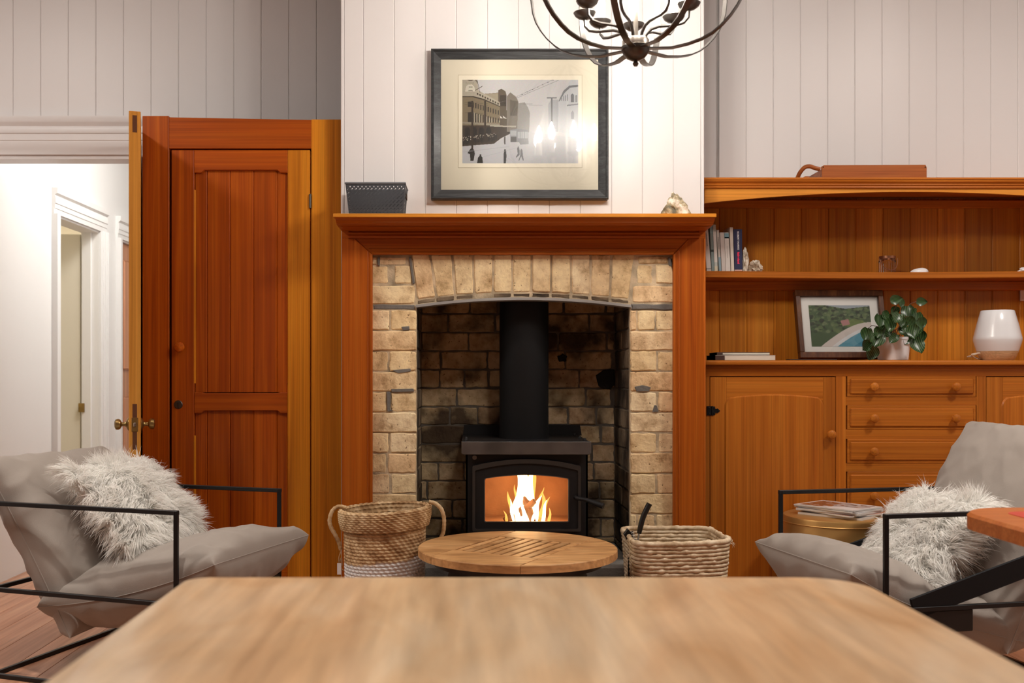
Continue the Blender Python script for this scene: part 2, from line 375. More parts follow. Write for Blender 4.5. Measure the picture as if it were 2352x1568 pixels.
def hall_arch(a, b, nm):
    t = thing(nm, None, None, (HX, a, 0), kind='structure'); w = 0.10; z1 = DZ1+0.155
    pr = [(HX, DZ1), (HX+0.014, DZ1), (HX+0.016, DZ1+0.03), (HX+0.02, DZ1+0.032), (HX+0.02, DZ1+0.06), (HX+0.025, DZ1+0.062), (HX+0.025, DZ1+0.095), (HX+0.018, DZ1+0.11), (HX+0.034, DZ1+0.122), (HX+0.037, z1), (HX, z1)]
    MB().prism(pr, a-w, b+w, 'xz').build('head_moulding', HALLP, t)
    for c, d, q in ((a-w, a, 1), (b, b+w, -1)):
        mb = MB(); s0 = c if q > 0 else d
        for f0, f1, hh in ((0, .25, .037), (.25, .45, .022), (.45, .7, .025), (.7, 1, .015)):
            ya, yb = s0+q*f0*w, s0+q*f1*w
            mb.box(HX, HX+hh, min(ya, yb), max(ya, yb), 0, DZ1, 0.002)
        mb.build('side_moulding', HALLP, t)
    MB().box(HX-0.12, HX-0.04, a, a+0.012, 0, DZ1).box(HX-0.12, HX, b-0.004, b, 0, DZ1).box(HX-0.11, HX-0.05, b-0.02, b-0.004, 0, DZ1-0.01).box(HX-0.12, HX, a, b, DZ1-0.012, DZ1).build('door_lining', HALLP, t)
hall_arch(D1a, D1b, 'trim_2'); hall_arch(D2a, D2b, 'trim_3')
d2 = thing('door_2', None, None, (HX-0.12, D1b, 0), kind='structure')
MB().box(HX-0.84, HX-0.125, D1b-0.005, D1b+0.035, 0.01, DZ1-0.02, 0.003).build('door_leaf', CREAM, d2)
MB().box(HX-0.60, HX-0.26, D1b-0.013, D1b-0.005, 0.25, DZ1-0.25, 0.006).build('panel', CREAM, d2)
MB().box(HX-0.13, HX-0.09, D1b-0.03, D1b-0.02, 0.86, 0.92, 0.002).build('hinge', BRASS, d2)
PEACH = wood('hall_door_wood', (0.5, 0.22, 0.11), (0.62, 0.30, 0.17), (0.7, 0.38, 0.22), 'z')
d3 = thing('door_3', None, None, (HX-0.05, D2a, 0), kind='structure')
m = MB(); m.box(HX-0.06, HX-0.02, D2a+0.012, D2b, 0.01, DZ1-0.015)
m.build('door_leaf', PEACH, d3)
for za, zb in ((0.2, 0.95), (1.15, 1.95)):
    MB().box(HX-0.02, HX-0.008, D2a+0.1, D2b-0.1, za, zb, 0.01).build('panel', PEACH, d3)
sr = thing('wall_sideroom', None, None, (-4.2, 7, 0), kind='structure')
MB().box(-4.6, -4.5, 5.3, 9, 0, 3).box(-4.6, HX-0.12, 8.6, 8.7, 0, 3).box(-4.6, HX-0.12, 5.3, 5.4, 0, 3).box(-4.6, HX-0.12, 5.3, 8.7, 2.95, 3.0).box(-4.6, HX-0.12, 5.3, 8.7, -0.05, 0.0).build('room_lining', CREAM, sr)
# ---- chimney breast
ch = thing('wall_chimney', None, None, (BX0, BY, 0), kind='structure')
MZ = Z(490, 4.42)
pb = 71.3/F_PX*BY; e = X(834, BY)-pb; FX0, FX1 = X(957, BY), X(1447, BY)
bead = 0.014
m = MB()
m.box(BX0, BX1, BY+0.018, 4.60, 1.62, CEIL); m.box(BX0, BX0+0.02, BY+0.02, WY, 0, CEIL); m.box(BX1-0.02, BX1, BY+0.02, WY, 0, CEIL)
m.box(BX0, FX0-0.032, BY+0.036, WY, 0, 1.64); m.box(FX1+0.032, BX1, BY+0.036, WY, 0, 1.64)
m.box(BX0, BX1, 4.60, WY, 2.1, CEIL)
m.build('chimney_core', PAINT, ch)
while e < BX1-0.01:
    vboard(max(e, BX0+bead), min(e+pb, BX1-bead), BY, MZ-0.02, CEIL, 0.018, 0.003).build('wall_board', PAINT, ch); e += pb
for xx in (BX0+bead/2, BX1-bead/2):
    MB().box(xx-bead/2, xx+bead/2, BY-0.003, BY+0.02, MZ-0.02, CEIL, 0.003).build('corner_bead', PAINT, ch)
# ---- brickwork
bw = thing('wall_fireplace', None, None, (0.24, BY, 0), kind='structure')
def rough_poly(pts, jit, sub=0.03):
    out = []
    n = len(pts)
    for i in range(n):
        a, b = Vector(pts[i]), Vector(pts[(i+1) % n]); l = (b-a).length; k = 2 if l < 0.08 else 4
        for j in range(k):
            f = (j+ (0.12 if j == 0 else 0))/k
            p = a.lerp(b, f); out.append((p.x+random.uniform(-jit, jit), p.y+random.uniform(-jit, jit)))
        out.append(tuple(a.lerp(b, 0.93)))
    return out
def brick_quad(q, yf, dep=0.03, mat=BRICK, jit=0.0026, name='brick'):
    pr = random.uniform(-0.004, 0.003)
    MB().prism(rough_poly(q, jit), yf+pr, yf+dep, 'xz', 0.0045).build(name, mat, bw, smooth=0)
def brick_px(x0, y0, x1, y1, Y=BY, g=1.1, mat=BRICK, name='brick'):
    a, b, c, d = X(x0+g, Y), X(x1-g, Y), Z(y1-g, Y), Z(y0+g, Y)
    brick_quad([(a, c), (b, c), (b, d), (a, d)], Y, 0.03, mat, name=name)
yc = [588, 609, 655, 698]; y = 712.0; yc2 = []
while y < 1470: yc2.append((y, y+46.3)); y += 46.9
zb = 0.0
LP = [(588, 609, [(849, 866), (868, 935)]), (609, 652, [(849, 892), (905, 946)]), (655, 698, [(849, 953)])]
for y0, y1, bs in LP:
    for a, b in bs: brick_px(a, y0, b, y1)
RP = [(588, 606, [(1466, 1534), (1536, 1551)]), (607, 652, [(1462, 1500), (1506, 1551)]), (655, 696, [(1452, 1551)])]
for y0, y1, bs in RP:
    for a, b in bs: brick_px(a, y0, b, y1)
lay = [[(849, 895), (897, 957)], [(849, 957)], [(849, 892), (894, 957)], [(849, 957)], [(849, 888), (897, 957)], [(849, 957)], [(849, 893), (896, 957)], [(849, 888), (891, 957)], [(849, 895), (898, 957)], [(849, 957)]]
layr = [[(1447, 1462), (1464, 1505), (1507, 1551)], [(1447, 1551)], [(1447, 1508), (1510, 1551)], [(1447, 1551)], [(1447, 1508), (1511, 1551)], [(1447, 1551)], [(1447, 1508), (1511, 1551)], [(1447, 1551)], [(1447, 1506), (1509, 1551)], [(1447, 1551)]]
for k, (y0, y1) in enumerate(yc2):
    for a, b in lay[k % 10]: brick_px(a, y0, b, y1)
    for a, b in layr[k % 10]: brick_px(a, y0, b, y1)
for a, b in ((857, 953), (1450, 1551)): brick_px(a, 698, b, 712, g=0.3, mat=CEMENT, name='cement_band')
vt = [943, 988, 1039, 1086, 1133, 1177, 1222, 1267, 1312, 1357, 1405, 1460]
vb = [957, 1001, 1045, 1089, 1132, 1176, 1220, 1265, 1311, 1356, 1401, 1446]
def arcy(px, off): u = (px-1202)/245.0; return off+17*u*u
for i in range(11):
    a, b = vt[i]+2.2, vt[i+1]-2.2; c, d = vb[i+1]-2.2, vb[i]+2.2
    brick_quad([(X(a, BY), Z(584, BY)), (X(b, BY), Z(584, BY)), (X(c, BY), Z(arcy(c, 670), BY)), (X(d, BY), Z(arcy(d, 670), BY))][::-1], BY, 0.03, jit=0.002)
    c, d = vb[i+1]-2, vb[i]+2
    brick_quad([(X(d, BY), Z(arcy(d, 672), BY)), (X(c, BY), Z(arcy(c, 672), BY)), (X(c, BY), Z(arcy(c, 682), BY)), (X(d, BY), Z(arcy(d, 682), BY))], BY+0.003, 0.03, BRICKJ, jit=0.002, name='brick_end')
for pts in ([(889, 899), (897, 900), (896, 940), (903, 944), (890, 945)], [(898, 893), (950, 892), (951, 899), (900, 900)], [(902, 850), (943, 846), (944, 852), (915, 857)], [(922, 750), (940, 749), (941, 757), (926, 759)], [(1457, 888), (1476, 884), (1495, 889), (1490, 898), (1462, 899)], [(1503, 930), (1508, 931), (1513, 945), (1498, 946)], [(868, 590), (873, 590), (872, 611), (867, 609)], [(1535, 590), (1541, 594), (1543, 612), (1536, 610)], [(939, 590), (944, 590), (953, 650), (948, 652)]):
    pp_ = [(X(a, BY), Z(b, BY)) for a, b in pts]
    MB().prism(rough_poly(pp_, 0.0006), BY-0.0055, BY+0.01, 'xz', 0.001).build('joint_patch', CEMENT, bw, smooth=0)  # dark grey pieces standing in for cracks in the joints
# mortar beds
m = MB()
m.box(X(849, BY), FX0, BY+0.004, BY+0.034, 0, Z(584, BY)); m.box(FX1, X(1551, BY), BY+0.004, BY+0.034, 0, Z(584, BY))
arc = [(X(p, BY), Z(arcy(p, 684), BY)) for p in np.linspace(956, 1448, 20)]
m.prism([(X(956, BY), Z(584, BY))]+arc+[(X(1448, BY), Z(584, BY))], BY+0.005, BY+0.11, 'xz')
m.build('mortar', MORT, bw, smooth=0)
arcb = [(X(p, BY), Z(arcy(p, 683), BY)) for p in np.linspace(955, 1449, 24)]; arct = [(p, q-0.012) for p, q in arcb]
MB().prism(arcb+arct[::-1], BY-0.012, BY+0.075, 'xz').build('steel_arch_bar', STEEL, bw, smooth=0)
# recess: back wall, jambs, hood
RY = 4.985; HZ = 0.28
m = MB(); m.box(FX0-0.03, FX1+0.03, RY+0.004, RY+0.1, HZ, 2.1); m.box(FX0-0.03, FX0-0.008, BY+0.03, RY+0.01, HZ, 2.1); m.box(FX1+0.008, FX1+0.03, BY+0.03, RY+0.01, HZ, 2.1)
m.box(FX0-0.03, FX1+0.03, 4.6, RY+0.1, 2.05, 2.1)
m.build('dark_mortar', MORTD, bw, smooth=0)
yb = 722.0-43*4; row = 0
def rowz(y): return Z(y, RY)
while rowz(yb) > HZ:
    y1 = yb+41.2; off = [0, 62, 20, 95, 45][row % 5]; px = 966-off
    while px < 1412:
        ln = random.choice([56, 110, 112, 64, 96]) if row % 2 else random.choice([108, 118, 60])
        a, b = max(px, 964), min(px+ln, 1413)
        if b-a > 12:
            g = 1.8; xa, xb_, zc, zd = X(a+g, RY), X(b-g, RY), max(rowz(y1-0.5), HZ), rowz(yb+1)
            if zd-zc > 0.02: brick_quad([(xa, zc), (xb_, zc), (xb_, zd), (xa, zd)], RY, 0.03, BRICKS, 0.003)
        px += ln
    z0, z1 = max(rowz(y1-0.5), HZ), rowz(yb+1)
    if z1-z0 > 0.02:
        c = [BY+0.034, BY+0.25, RY-0.002] if row % 2 else [BY+0.034, BY+0.14, BY+0.36, RY-0.002]
        for ya, yb2 in zip(c, c[1:]):
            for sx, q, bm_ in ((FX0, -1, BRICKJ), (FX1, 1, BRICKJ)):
                pts = rough_poly([(ya+0.003, z0), (yb2-0.003, z0), (yb2-0.003, z1), (ya+0.003, z1)], 0.002)
                pr = random.uniform(-0.003, 0.002)
                MB().prism(pts, sx+q*(0.001+pr), sx+q*0.03, 'yz', 0.004).build('brick', bm_, bw, smooth=0)
    yb += 42.7; row += 1
hs = own(MB().box(FX0-0.003, FX1+0.003, 4.36, RY, 0.0, HZ, 0.006), 'hearth_slab', CEMENT, 'dark grey raised hearth slab the black wood stove stands on', 'hearth', (0.24, 4.6, 0))
for pts in ([(1368, 862), (1385, 850), (1410, 848), (1414, 880), (1400, 894), (1375, 888)], [(1280, 818), (1292, 812), (1303, 818), (1300, 830), (1284, 831)]):
    pp_ = [(X(a, RY), Z(b, RY)) for a, b in pts]
    MB().prism(rough_poly(pp_, 0.003), RY-0.012, RY+0.01, 'xz', 0.005).build('soot_crust', plain('soot', (0.012, 0.011, 0.010), 0.8, bump=1, bscale=50), bw, smooth=0)
# ---- mantelpiece
mp_ = thing('mantelpiece', 'tall orange-brown timber mantelpiece around the brick fireplace', 'mantelpiece', (0.24, 4.45, 0))
SY = 4.27; SF = 4.47
PXL0, PXL1, PXR0, PXR1 = X(785, SF), X(855, SF), X(1547, SF), X(1621, SF)
shz = Z(490, SY)
def zz(py): return Z(py, SF)
MB().box(BX0-0.004, BX1+0.0, SY, BY-0.004, shz-0.016, shz, 0.002).build('shelf_board', wood('lit_shelf_wood', (0.46, 0.15, 0.012), (0.60, 0.22, 0.02), (0.70, 0.30, 0.035), 'x'), mp_)  # paler than the other mantel timber: light on the slab edge put into the colour
# cornice profile (depth, height), swept with small returns
cor = [(SY+0.006, shz-0.016), (SY+0.016, shz-0.018), (SY+0.018, shz-0.022), (SY+0.028, shz-0.030), (SY+0.044, shz-0.035), (SY+0.046, shz-0.040), (SY+0.060, shz-0.041), (SY+0.090, shz-0.043), (SF-0.004, shz-0.046)]
m = MB(); n = len(cor)
def corx(y): f = (y-SY)/(SF-SY); return BX0+0.004+f*(PXL0-BX0-0.004), BX1-0.004+f*(PXR1-BX1+0.004)
Lv = [m.bm.verts.new((corx(y)[0], y, z)) for y, z in cor]; Rv = [m.bm.verts.new((corx(y)[1], y, z)) for y, z in cor]
for i in range(n-1): m.bm.faces.new((Lv[i], Rv[i], Rv[i+1], Lv[i+1]))
for side, xe in ((Lv, 0), (Rv, 1)):
    bk = [m.bm.verts.new((corx(y)[xe], BY-0.002, z)) for y, z in cor]
    for i in range(n-1): m.bm.faces.new((side[i], side[i+1], bk[i+1], bk[i]))
m.build('cornice', MAN['x'], mp_, smooth=30)
zc0 = shz-0.04; zi = zz(584)
za = zz(548)
MB().box(PXL0, PXR1, SF+0.004, BY-0.002, za, zc0).build('frieze_board', MAN['x'], mp_)
m = MB(); cv = []
for f in np.linspace(0, 1, 7):      # coved bed mould under the shelf, mitred at its ends
    y_ = SY+0.085+(SF+0.002-SY-0.085)*math.sin(f*math.pi/2); z_ = zc0-0.004-(zc0-za-0.034)*(1-math.cos(f*math.pi/2)); e_ = 0.006+0.055*f
    cv.append([m.bm.verts.new((PXL0+e_, y_, z_)), m.bm.verts.new((PXR1-e_, y_, z_)), m.bm.verts.new((PXR1-e_, SF+0.004, z_)), m.bm.verts.new((PXL0+e_, SF+0.004, z_))])
for a, b in zip(cv, cv[1:]):
    for k in range(4): m.bm.faces.new((a[k], a[(k+1) % 4], b[(k+1) % 4], b[k]))
m.build('cove_moulding', MAN['x'], mp_, smooth=40)
MB().prism([(SF+0.004, za), (SF-0.012, za+0.002), (SF-0.016, za+0.010), (SF-0.008, za+0.018), (SF-0.008, za+0.026), (SF+0.004, za+0.034)], PXL0+0.03, PXR1-0.03, 'yz').build('frieze_moulding', MAN['x'], mp_)
# header and posts mitred together
m1, m2 = X(815, SF), X(1582, SF)
MB().prism([(m1, za), (PXL1, zi), (PXR0, zi), (m2, za)], SF+0.004, BY-0.004, 'xz', 0.0015).build('header_board', MAN['x'], mp_)
MB().prism([(PXL0, 0), (PXL1, 0), (PXL1, zi), (m1, za), (PXL0, za)], SF, BY-0.004, 'xz', 0.002).build('post', MAN['z'], mp_)
MB().prism([(PXR0, 0), (PXR1, 0), (PXR1, za), (m2, za), (PXR0, zi)], SF, BY-0.004, 'xz', 0.002).build('post', MAN['z'], mp_)
MB().tube([(PXL1-0.004, SF-0.001, 0), (PXL1-0.004, SF-0.001, zi)], 0.006, 10).tube([(PXL1-0.019, SF+0.001, 0), (PXL1-0.019, SF+0.001, zi+0.014)], 0.004, 8).build('bead', MAN['z'], mp_)
MB().tube([(PXR0+0.004, SF-0.001, 0), (PXR0+0.004, SF-0.001, zi)], 0.006, 10).tube([(PXR0+0.024, SF+0.001, 0), (PXR0+0.024, SF+0.001, zi+0.014)], 0.004, 8).build('bead', MAN['z'], mp_)
MB().tube([(PXL1, SF+0.002, zi+0.004), (PXR0, SF+0.002, zi+0.004)], 0.006, 10, up=Vector((0, 1, 0))).tube([(PXL1-0.015, SF+0.004, zi+0.021), (PXR0+0.015, SF+0.004, zi+0.021)], 0.005, 10, up=Vector((0, 1, 0))).build('bead', MAN['x'], mp_)
MB().tube([(PXR1-0.006, SF+0.002, 0), (PXR1-0.006, SF+0.002, za)], 0.005, 8).build('bead', MAN['z'], mp_)
# ================================================================== CUPBOARD and open door
CY = 4.60
cu = thing('cupboard', 'tall built-in reddish timber cupboard left of the chimney breast', 'cupboard', (X(550, CY), CY, 0))
def cx(p): return X(p, CY)
def cz(p): return Z(p, CY)
ctop = cz(268)
MB().box(cx(327), cx(388), CY, CY+0.03, 0, cz(266), 0.002).build('side_post', CUP['z'], cu)
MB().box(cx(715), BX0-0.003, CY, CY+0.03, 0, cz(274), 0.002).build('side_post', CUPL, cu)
MB().prism([(cx(388), cz(341)), (cx(715), cz(341)), (cx(715), cz(275)), (cx(388), cz(269))], CY, CY+0.03, 'xz', 0.002).build('top_rail', CUP['x'], cu)
MB().box(cx(388), cx(715), CY+0.002, CY+0.03, 0, 0.12, 0.002).build('plinth', CUP['x'], cu)
MB().box(cx(327), cx(327)+0.02, CY+0.03, WY-0.005, 0, cz(268)).build('side_panel', CUP['z'], cu)
tv = [(cx(327), cz(268)), (cx(340), cz(264.5)), (cx(440), cz(267)), (cx(560), cz(269)), (cx(715), cz(272.5)), (cx(770), cz(274)), (cx(782), cz(270)), (cx(782), cz(276)), (cx(700), cz(276)), (cx(327), cz(270))]
MB().prism(tv, CY+0.032, WY-0.004, 'xz').build('top_board', HOLE, cu, smooth=0)
MB().box(cx(388), cx(715), CY+0.04, CY+0.05, 0.12, cz(300)).build('dark_interior', HOLE, cu)
dr = thing('x', None, None); bpy.data.objects.remove(dr)
dm = MB().box(cx(393), cx(445), CY+0.004, CY+0.036, 0.125, cz(344), 0.0025).build('door', CUP['z'], cu)
def dpart(mb, nm, mt, **k): return mb.build(nm, mt, dm, **k)
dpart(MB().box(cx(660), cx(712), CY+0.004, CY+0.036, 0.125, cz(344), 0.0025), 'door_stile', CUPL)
def rail(y0, y1, cut_lo, cut_hi):
    a, b = cx(445), cx(660); d = 0.012; c = 0.035; z0, z1 = cz(y1), cz(y0)
    pts = [(a, z0), (a+c, z0)] + ([(a+c+0.012, z0+d), (b-c-0.012, z0+d)] if cut_lo else []) + [(b-c, z0), (b, z0), (b, z1), (b-c, z1)] + ([(b-c-0.01, z1-0.003), (a+c+0.01, z1-0.003)] if cut_hi else []) + [(a+c, z1), (a, z1)]
    return MB().prism(pts, CY+0.004, CY+0.036, 'xz', 0.003)
dpart(rail(344, 396, True, False), 'door_rail', CUP['x']); dpart(rail(901, 949, True, True), 'door_rail', CUP['x'])
dpart(MB().box(cx(445), cx(660), CY+0.004, CY+0.036, 0.125, 0.24, 0.003), 'door_rail', CUP['x'])
for za_, zb_ in ((cz(901)-0.0, cz(396)+0.012), (0.235, cz(949)+0.012)):
    ed = [445, 473.5, 526.5, 580.5, 635, 660]
    for a, b in zip(ed, ed[1:]):
        vboard(cx(a), cx(b), CY+0.018, za_, zb_, 0.012, 0.004).build('door_plank', CUP['z'], dm)
# chamfers along the stiles
for sx, q in ((cx(445), 1), (cx(660), -1)):
    for z0, z1 in ((cz(880), cz(435)), (0.3, cz(1000))):
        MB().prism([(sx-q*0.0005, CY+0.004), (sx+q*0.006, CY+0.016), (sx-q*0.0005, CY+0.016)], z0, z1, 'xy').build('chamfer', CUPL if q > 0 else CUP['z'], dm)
Mn = Matrix.Rotation(math.radians(90), 3, 'X')
def knob_mb(c, r=0.019, l=0.030):
    prof = [(r*0.62, 0), (r*0.42, l*0.2), (r*0.42, l*0.35), (r*0.9, l*0.55), (r, l*0.75), (r*0.86, l*0.93), (r*0.5, l*1.05), (0, l*1.1)]
    return MB().lathe(prof, c, 20, Mn)
dpart(knob_mb((cx(415), CY+0.004, cz(797)), 0.024, 0.036), 'knob', CUP['y'])
dpart(MB().lathe([(0.0, 0.002), (0.018, 0.002), (0.020, 0.0), (0.020, -0.002)], (cx(409), CY+0.002, cz(929)), 20, Mn), 'keyhole_plate', BRONZE)
dpart(MB().box(cx(409)-0.003, cx(409)+0.003, CY-0.002, CY+0.0, cz(937), cz(924), 0.001), 'keyhole', HOLE)
MB().tube([(cx(713), CY-0.002, cz(478)), (cx(713), CY-0.002, cz(446))], 0.006, 10).build('hinge', BRONZE, dm)
# open door leaf edge-on
A = Vector((X(309.5, 4.25), 4.25, 0)); Bq = Vector((-1.708, 5.13, 0))
d = (Bq-A).normalized(); nrm = Vector((d.y, -d.x, 0)); ln = (Bq-A).length
T = Matrix.Translation(A) @ Matrix(((d.x, nrm.x, 0, 0), (d.y, nrm.y, 0, 0), (0, 0, 1, 0), (0, 0, 0, 1)))
d1 = thing('door_1', None, None, tuple(A), kind='structure'); dtop = Z(255, 4.25); hz = Z(975, 4.25)
MB().box(0, 0.11, -0.024, 0.024, 0.01, dtop, 0.002, 1, T).build('latch_stile', LEAF, d1)
MB().box(0.11, ln, -0.016, 0.016, 0.01, dtop, 0.0, 1, T).build('door_panel', LEAF, d1)
for a, b in ((0.01, 0.22), (0.85, 1.0), (dtop-0.13, dtop)):
    MB().box(0.11, ln-0.1, -0.024, 0.024, a, b, 0.002, 1, T).build('door_rail', LEAF, d1)
MB().box(ln-0.1, ln, -0.024, 0.024, 0.01, dtop, 0.002, 1, T).build('hinge_stile', LEAF, d1)
for za_, zb_ in ((dtop-0.090, dtop-0.018), (hz+0.020, hz+0.088), (hz-0.105, hz-0.030)):
    MB().box(-0.0008, 0.001, -0.009, 0.009, za_, zb_, 0.0, 1, T).build('mortice', plain('brown_mortice', (0.10, 0.03, 0.008), 0.9), d1)
MB().box(-0.0016, 0.002, -0.013, 0.013, hz-0.03, hz+0.03, 0.001, 1, T).build('latch_plate', BRASS, d1)
MB().box(-0.010, 0.0, -0.006, 0.006, hz-0.009, hz+0.009, 0.003, 1, T).build('latch_bolt', PEWTER, d1)
for q in (-1, 1):
    Mk = (T.to_3x3() @ Matrix.Rotation(math.radians(-90*q), 3, 'X'))
    base = T @ Vector((0.055, 0.024*q, hz))
    prof = [(0.030, 0.0), (0.030, 0.003), (0.024, 0.008), (0.012, 0.013), (0.009, 0.02), (0.010, 0.03), (0.022, 0.036), (0.026, 0.045), (0.024, 0.055), (0.014, 0.060), (0, 0.061)]
    prof2 = [(r*0.92, z*0.98) for r, z in prof]
    MB().lathe(prof2, base, 24, Mk).build('door_knob', BRASS, d1)
# ================================================================== DRESSER
DY = 4.68; UY = 4.69; DX0 = BX1+0.004; DX1 = X(2564, DY)
ds = thing('dresser', 'wide built-in orange timber dresser with shelves, doors and drawers', 'dresser', ((DX0+DX1)/2, 4.9, 0))
def dx(p): return X(p, DY)
def dz(p): return Z(p, DY)
ctz = Z(827, 4.64)
MB().box(DX0, DX1, 4.64, WY-0.004, ctz-0.024, ctz, 0.008, 3).build('counter', DRS['x'], ds)
MB().box(DX0, DX1, DY-0.012, WY-0.004, dz(846), ctz-0.024, 0.003).build('frieze_rail', DRS['x'], ds)
MB().box(DX0, DX1, DY, DY+0.02, dz(864), dz(846), 0.001).build('top_rail', DRS['x'], ds)
MB().box(DX0, dx(1630), DY, DY+0.02, 0, dz(864), 0.001).build('face_stile', DRS['z'], ds)
for a, b in ((1920, 1943), (2243, 2265), (2547, 2564)):
    MB().box(dx(a), dx(b), DY, DY+0.02, 0, dz(864), 0.001).build('face_stile', DRS['z'], ds)
MB().box(dx(1630), dx(2547), DY+0.01, DY+0.03, 0, 0.10, 0.001).build('plinth', DRS['x'], ds)
MB().box(DX0, DX1, DY+0.03, DY+0.04, 0.1, dz(864)).build('carcass_front', HOLE, ds)
for a, b in ((DX0, DX0+0.02), (DX1-0.02, DX1)): MB().box(a, b, DY+0.04, WY-0.004, 0, dz(846)).build('side_panel', DRS['z'], ds)
def cab_door(p0, p1, kx, hingex):
    w = p1-p0; z1 = dz(866); z0 = 0.105; sw = 0.078
    d_ = MB().box(dx(p0)+0.002, dx(p0)+sw, DY-0.001, DY+0.02, z0, z1, 0.0015).build('door', DRS['z'], ds)
    MB().box(dx(p1)-sw*0.78, dx(p1)-0.002, DY-0.001, DY+0.02, z0, z1, 0.0015).build('door_stile', DRS['z'], d_)
    MB().box(dx(p0)+sw, dx(p1)-sw*0.78, DY-0.001, DY+0.02, dz(925), z1, 0.0).build('door_rail', DRS['x'], d_)
    MB().box(dx(p0)+sw, dx(p1)-sw*0.78, DY+0.004, DY+0.02, z0, dz(925), 0.0).build('door_rail', DRS['x'], d_)
    a, b = dx(p0+34), dx(p1-29); zs = dz(935); pts = [(a, z0+0.05), (b, z0+0.05), (b, zs)]
    rr = 0.055
    for t in range(1, 7):
        an = t/7*math.radians(68); pts.append((b-rr+rr*math.cos(an), zs+rr*math.sin(an)))
    q = pts[-1]; q2 = (a+b)-q[0]; rise = 0.014
    for t in range(1, 10): f = t/10; pts.append((q[0]+(q2-q[0])*f, q[1]+rise*4*f*(1-f)))
    for t in range(6, 0, -1):
        an = t/7*math.radians(68); pts.append((a+rr-rr*math.cos(an), zs+rr*math.sin(an)))
    pts.append((a, zs))
    MB().prism(pts, DY-0.008, DY+0.01, 'xz', 0.006).build('door_panel', DRS['z'], d_, smooth=0)
    knob_mb((dx(kx), DY-0.001, dz(997)), 0.0215, 0.034).build('knob', DRS['y'], d_)
    if hingex:
        h = MB(); hx = dx(hingex); hzc = dz(943)
        h.box(hx-0.026, hx-0.004, DY-0.004, DY-0.001, hzc-0.022, hzc+0.022, 0.001); h.tube([(hx, DY-0.003, hzc-0.022), (hx, DY-0.003, hzc+0.022)], 0.004, 8)
        h.prism([(hx+0.002, hzc-0.02), (hx+0.012, hzc-0.02), (hx+0.014, hzc-0.008), (hx+0.024, hzc-0.011), (hx+0.036, hzc), (hx+0.024, hzc+0.011), (hx+0.014, hzc+0.008), (hx+0.012, hzc+0.02), (hx+0.002, hzc+0.02)], DY-0.005, DY-0.001, 'xz')
        for a_, b_ in ((-0.015, 0.013), (-0.015, -0.013), (0.008, 0.012), (0.008, -0.012), (0.026, 0)):
            h.lathe([(0.004, 0), (0.003, 0.003), (0, 0.004)], (hx+a_, DY-0.004, hzc+b_), 8, Mn)
        h.build('hinge', BLACKM, d_, smooth=30)
    return d_
cab_door(1630, 1920, 1906, 1636); cab_door(2265, 2547, 2283, None)
drw = [(863, 911), (931, 986), (1008, 1063), (1083, 1196), (1216, 1330)]
for k, (a, b) in enumerate(drw):
    x0, x1, z0, z1 = dx(1946), dx(2241), dz(b), dz(a)
    q = MB().box(x0, x1, DY-0.002, DY+0.02, z0, z1, 0.0015).build('drawer', DRS['x'], ds)
    MB().box(x0+0.012, x1-0.012, DY-0.008, DY+0.0, z0+0.012, z1-0.012, 0.005).build('raised_front', DRS['x'], q)
    ky = [888, 960, 1036, 1138, 1270][k]
    for kp in (2003, 2190): knob_mb((dx(kp), DY-0.008, dz(ky)), 0.0205, 0.03).build('knob', DRS['y'], q)
    if k < 4: MB().box(dx(1943), dx(2243), DY, DY+0.02, dz(drw[k+1][0]), dz(b), 0.001).build('drawer_rail', DRS['x'], ds)
# upper part
utz = Z(407, UY-0.03)
MB().box(DX0, DX1, UY-0.03, WY-0.004, utz-0.012, utz, 0.003).build('top_board', DRS['x'], ds)
cpr = [(UY-0.026, utz-0.012), (UY-0.024, utz-0.018), (UY-0.012, utz-0.026), (UY-0.014, utz-0.031), (UY-0.006, utz-0.038), (UY-0.008, utz-0.043), (UY+0.0, Z(433, UY)), (UY+0.02, Z(433, UY)), (UY+0.02, utz-0.012)]
MB().prism(cpr, DX0, DX1, 'yz').build('cornice', DRS['x'], ds, smooth=25)
va = []; u0, u1 = X(1619, UY), DX1
for t in np.linspace(0, 1, 40):
    s_ = abs(2*t-1); f = 1-s_**2.0; va.append((u0+0.0+(u1-u0)*t, Z(466-26*f, UY)))
VAL = wood('valance_wood', (0.50, 0.17, 0.02), (0.62, 0.24, 0.03), (0.72, 0.32, 0.05), 'x')
MB().prism(va+[(u1, Z(432, UY)), (u0, Z(432, UY))], UY+0.004, UY+0.022, 'xz').build('arched_valance', VAL, ds, smooth=0)
for a, b in ((DX0, DX0+0.018), (DX1-0.018, DX1)):
    MB().box(a, b, UY+0.022, WY-0.004, ctz, utz-0.012).build('side_panel', DRS['z'], ds)
SHY = 4.93; shf = Z(622, SHY)
def she(t, o): return shf-0.0 - 0.0*t - o
npt = 24; top = []; bot = []
for i in range(npt):
    t = i/(npt-1); xx = DX0+0.018+(DX1-DX0-0.036)*t; sag = -0.006*math.sin(math.pi*t)**2
    top.append((xx, shf+sag)); bot.append((xx, shf+sag-0.033))
MB().prism(bot+top[::-1], SHY, WY-0.016, 'xz', 0.004).build('shelf', DRS['x'], ds, smooth=40)
MB().box(DX0+0.018, DX1-0.018, WY-0.05, WY-0.012, shf-0.08, shf-0.034, 0.003).build('shelf_support', DRS['x'], ds)
MB().box(DX0+0.018, DX1-0.018, WY-0.05, WY-0.012, Z(480, WY), Z(463, WY), 0.003).build('upper_support', DRS['x'], ds)
e = X(1651, WY)-pit2
while e < DX1:
    vboard(max(e, DX0), min(e+pit2, DX1), WY-0.014, ctz, utz-0.014, 0.01, 0.004).build('back_board', BCK, ds); e += pit2
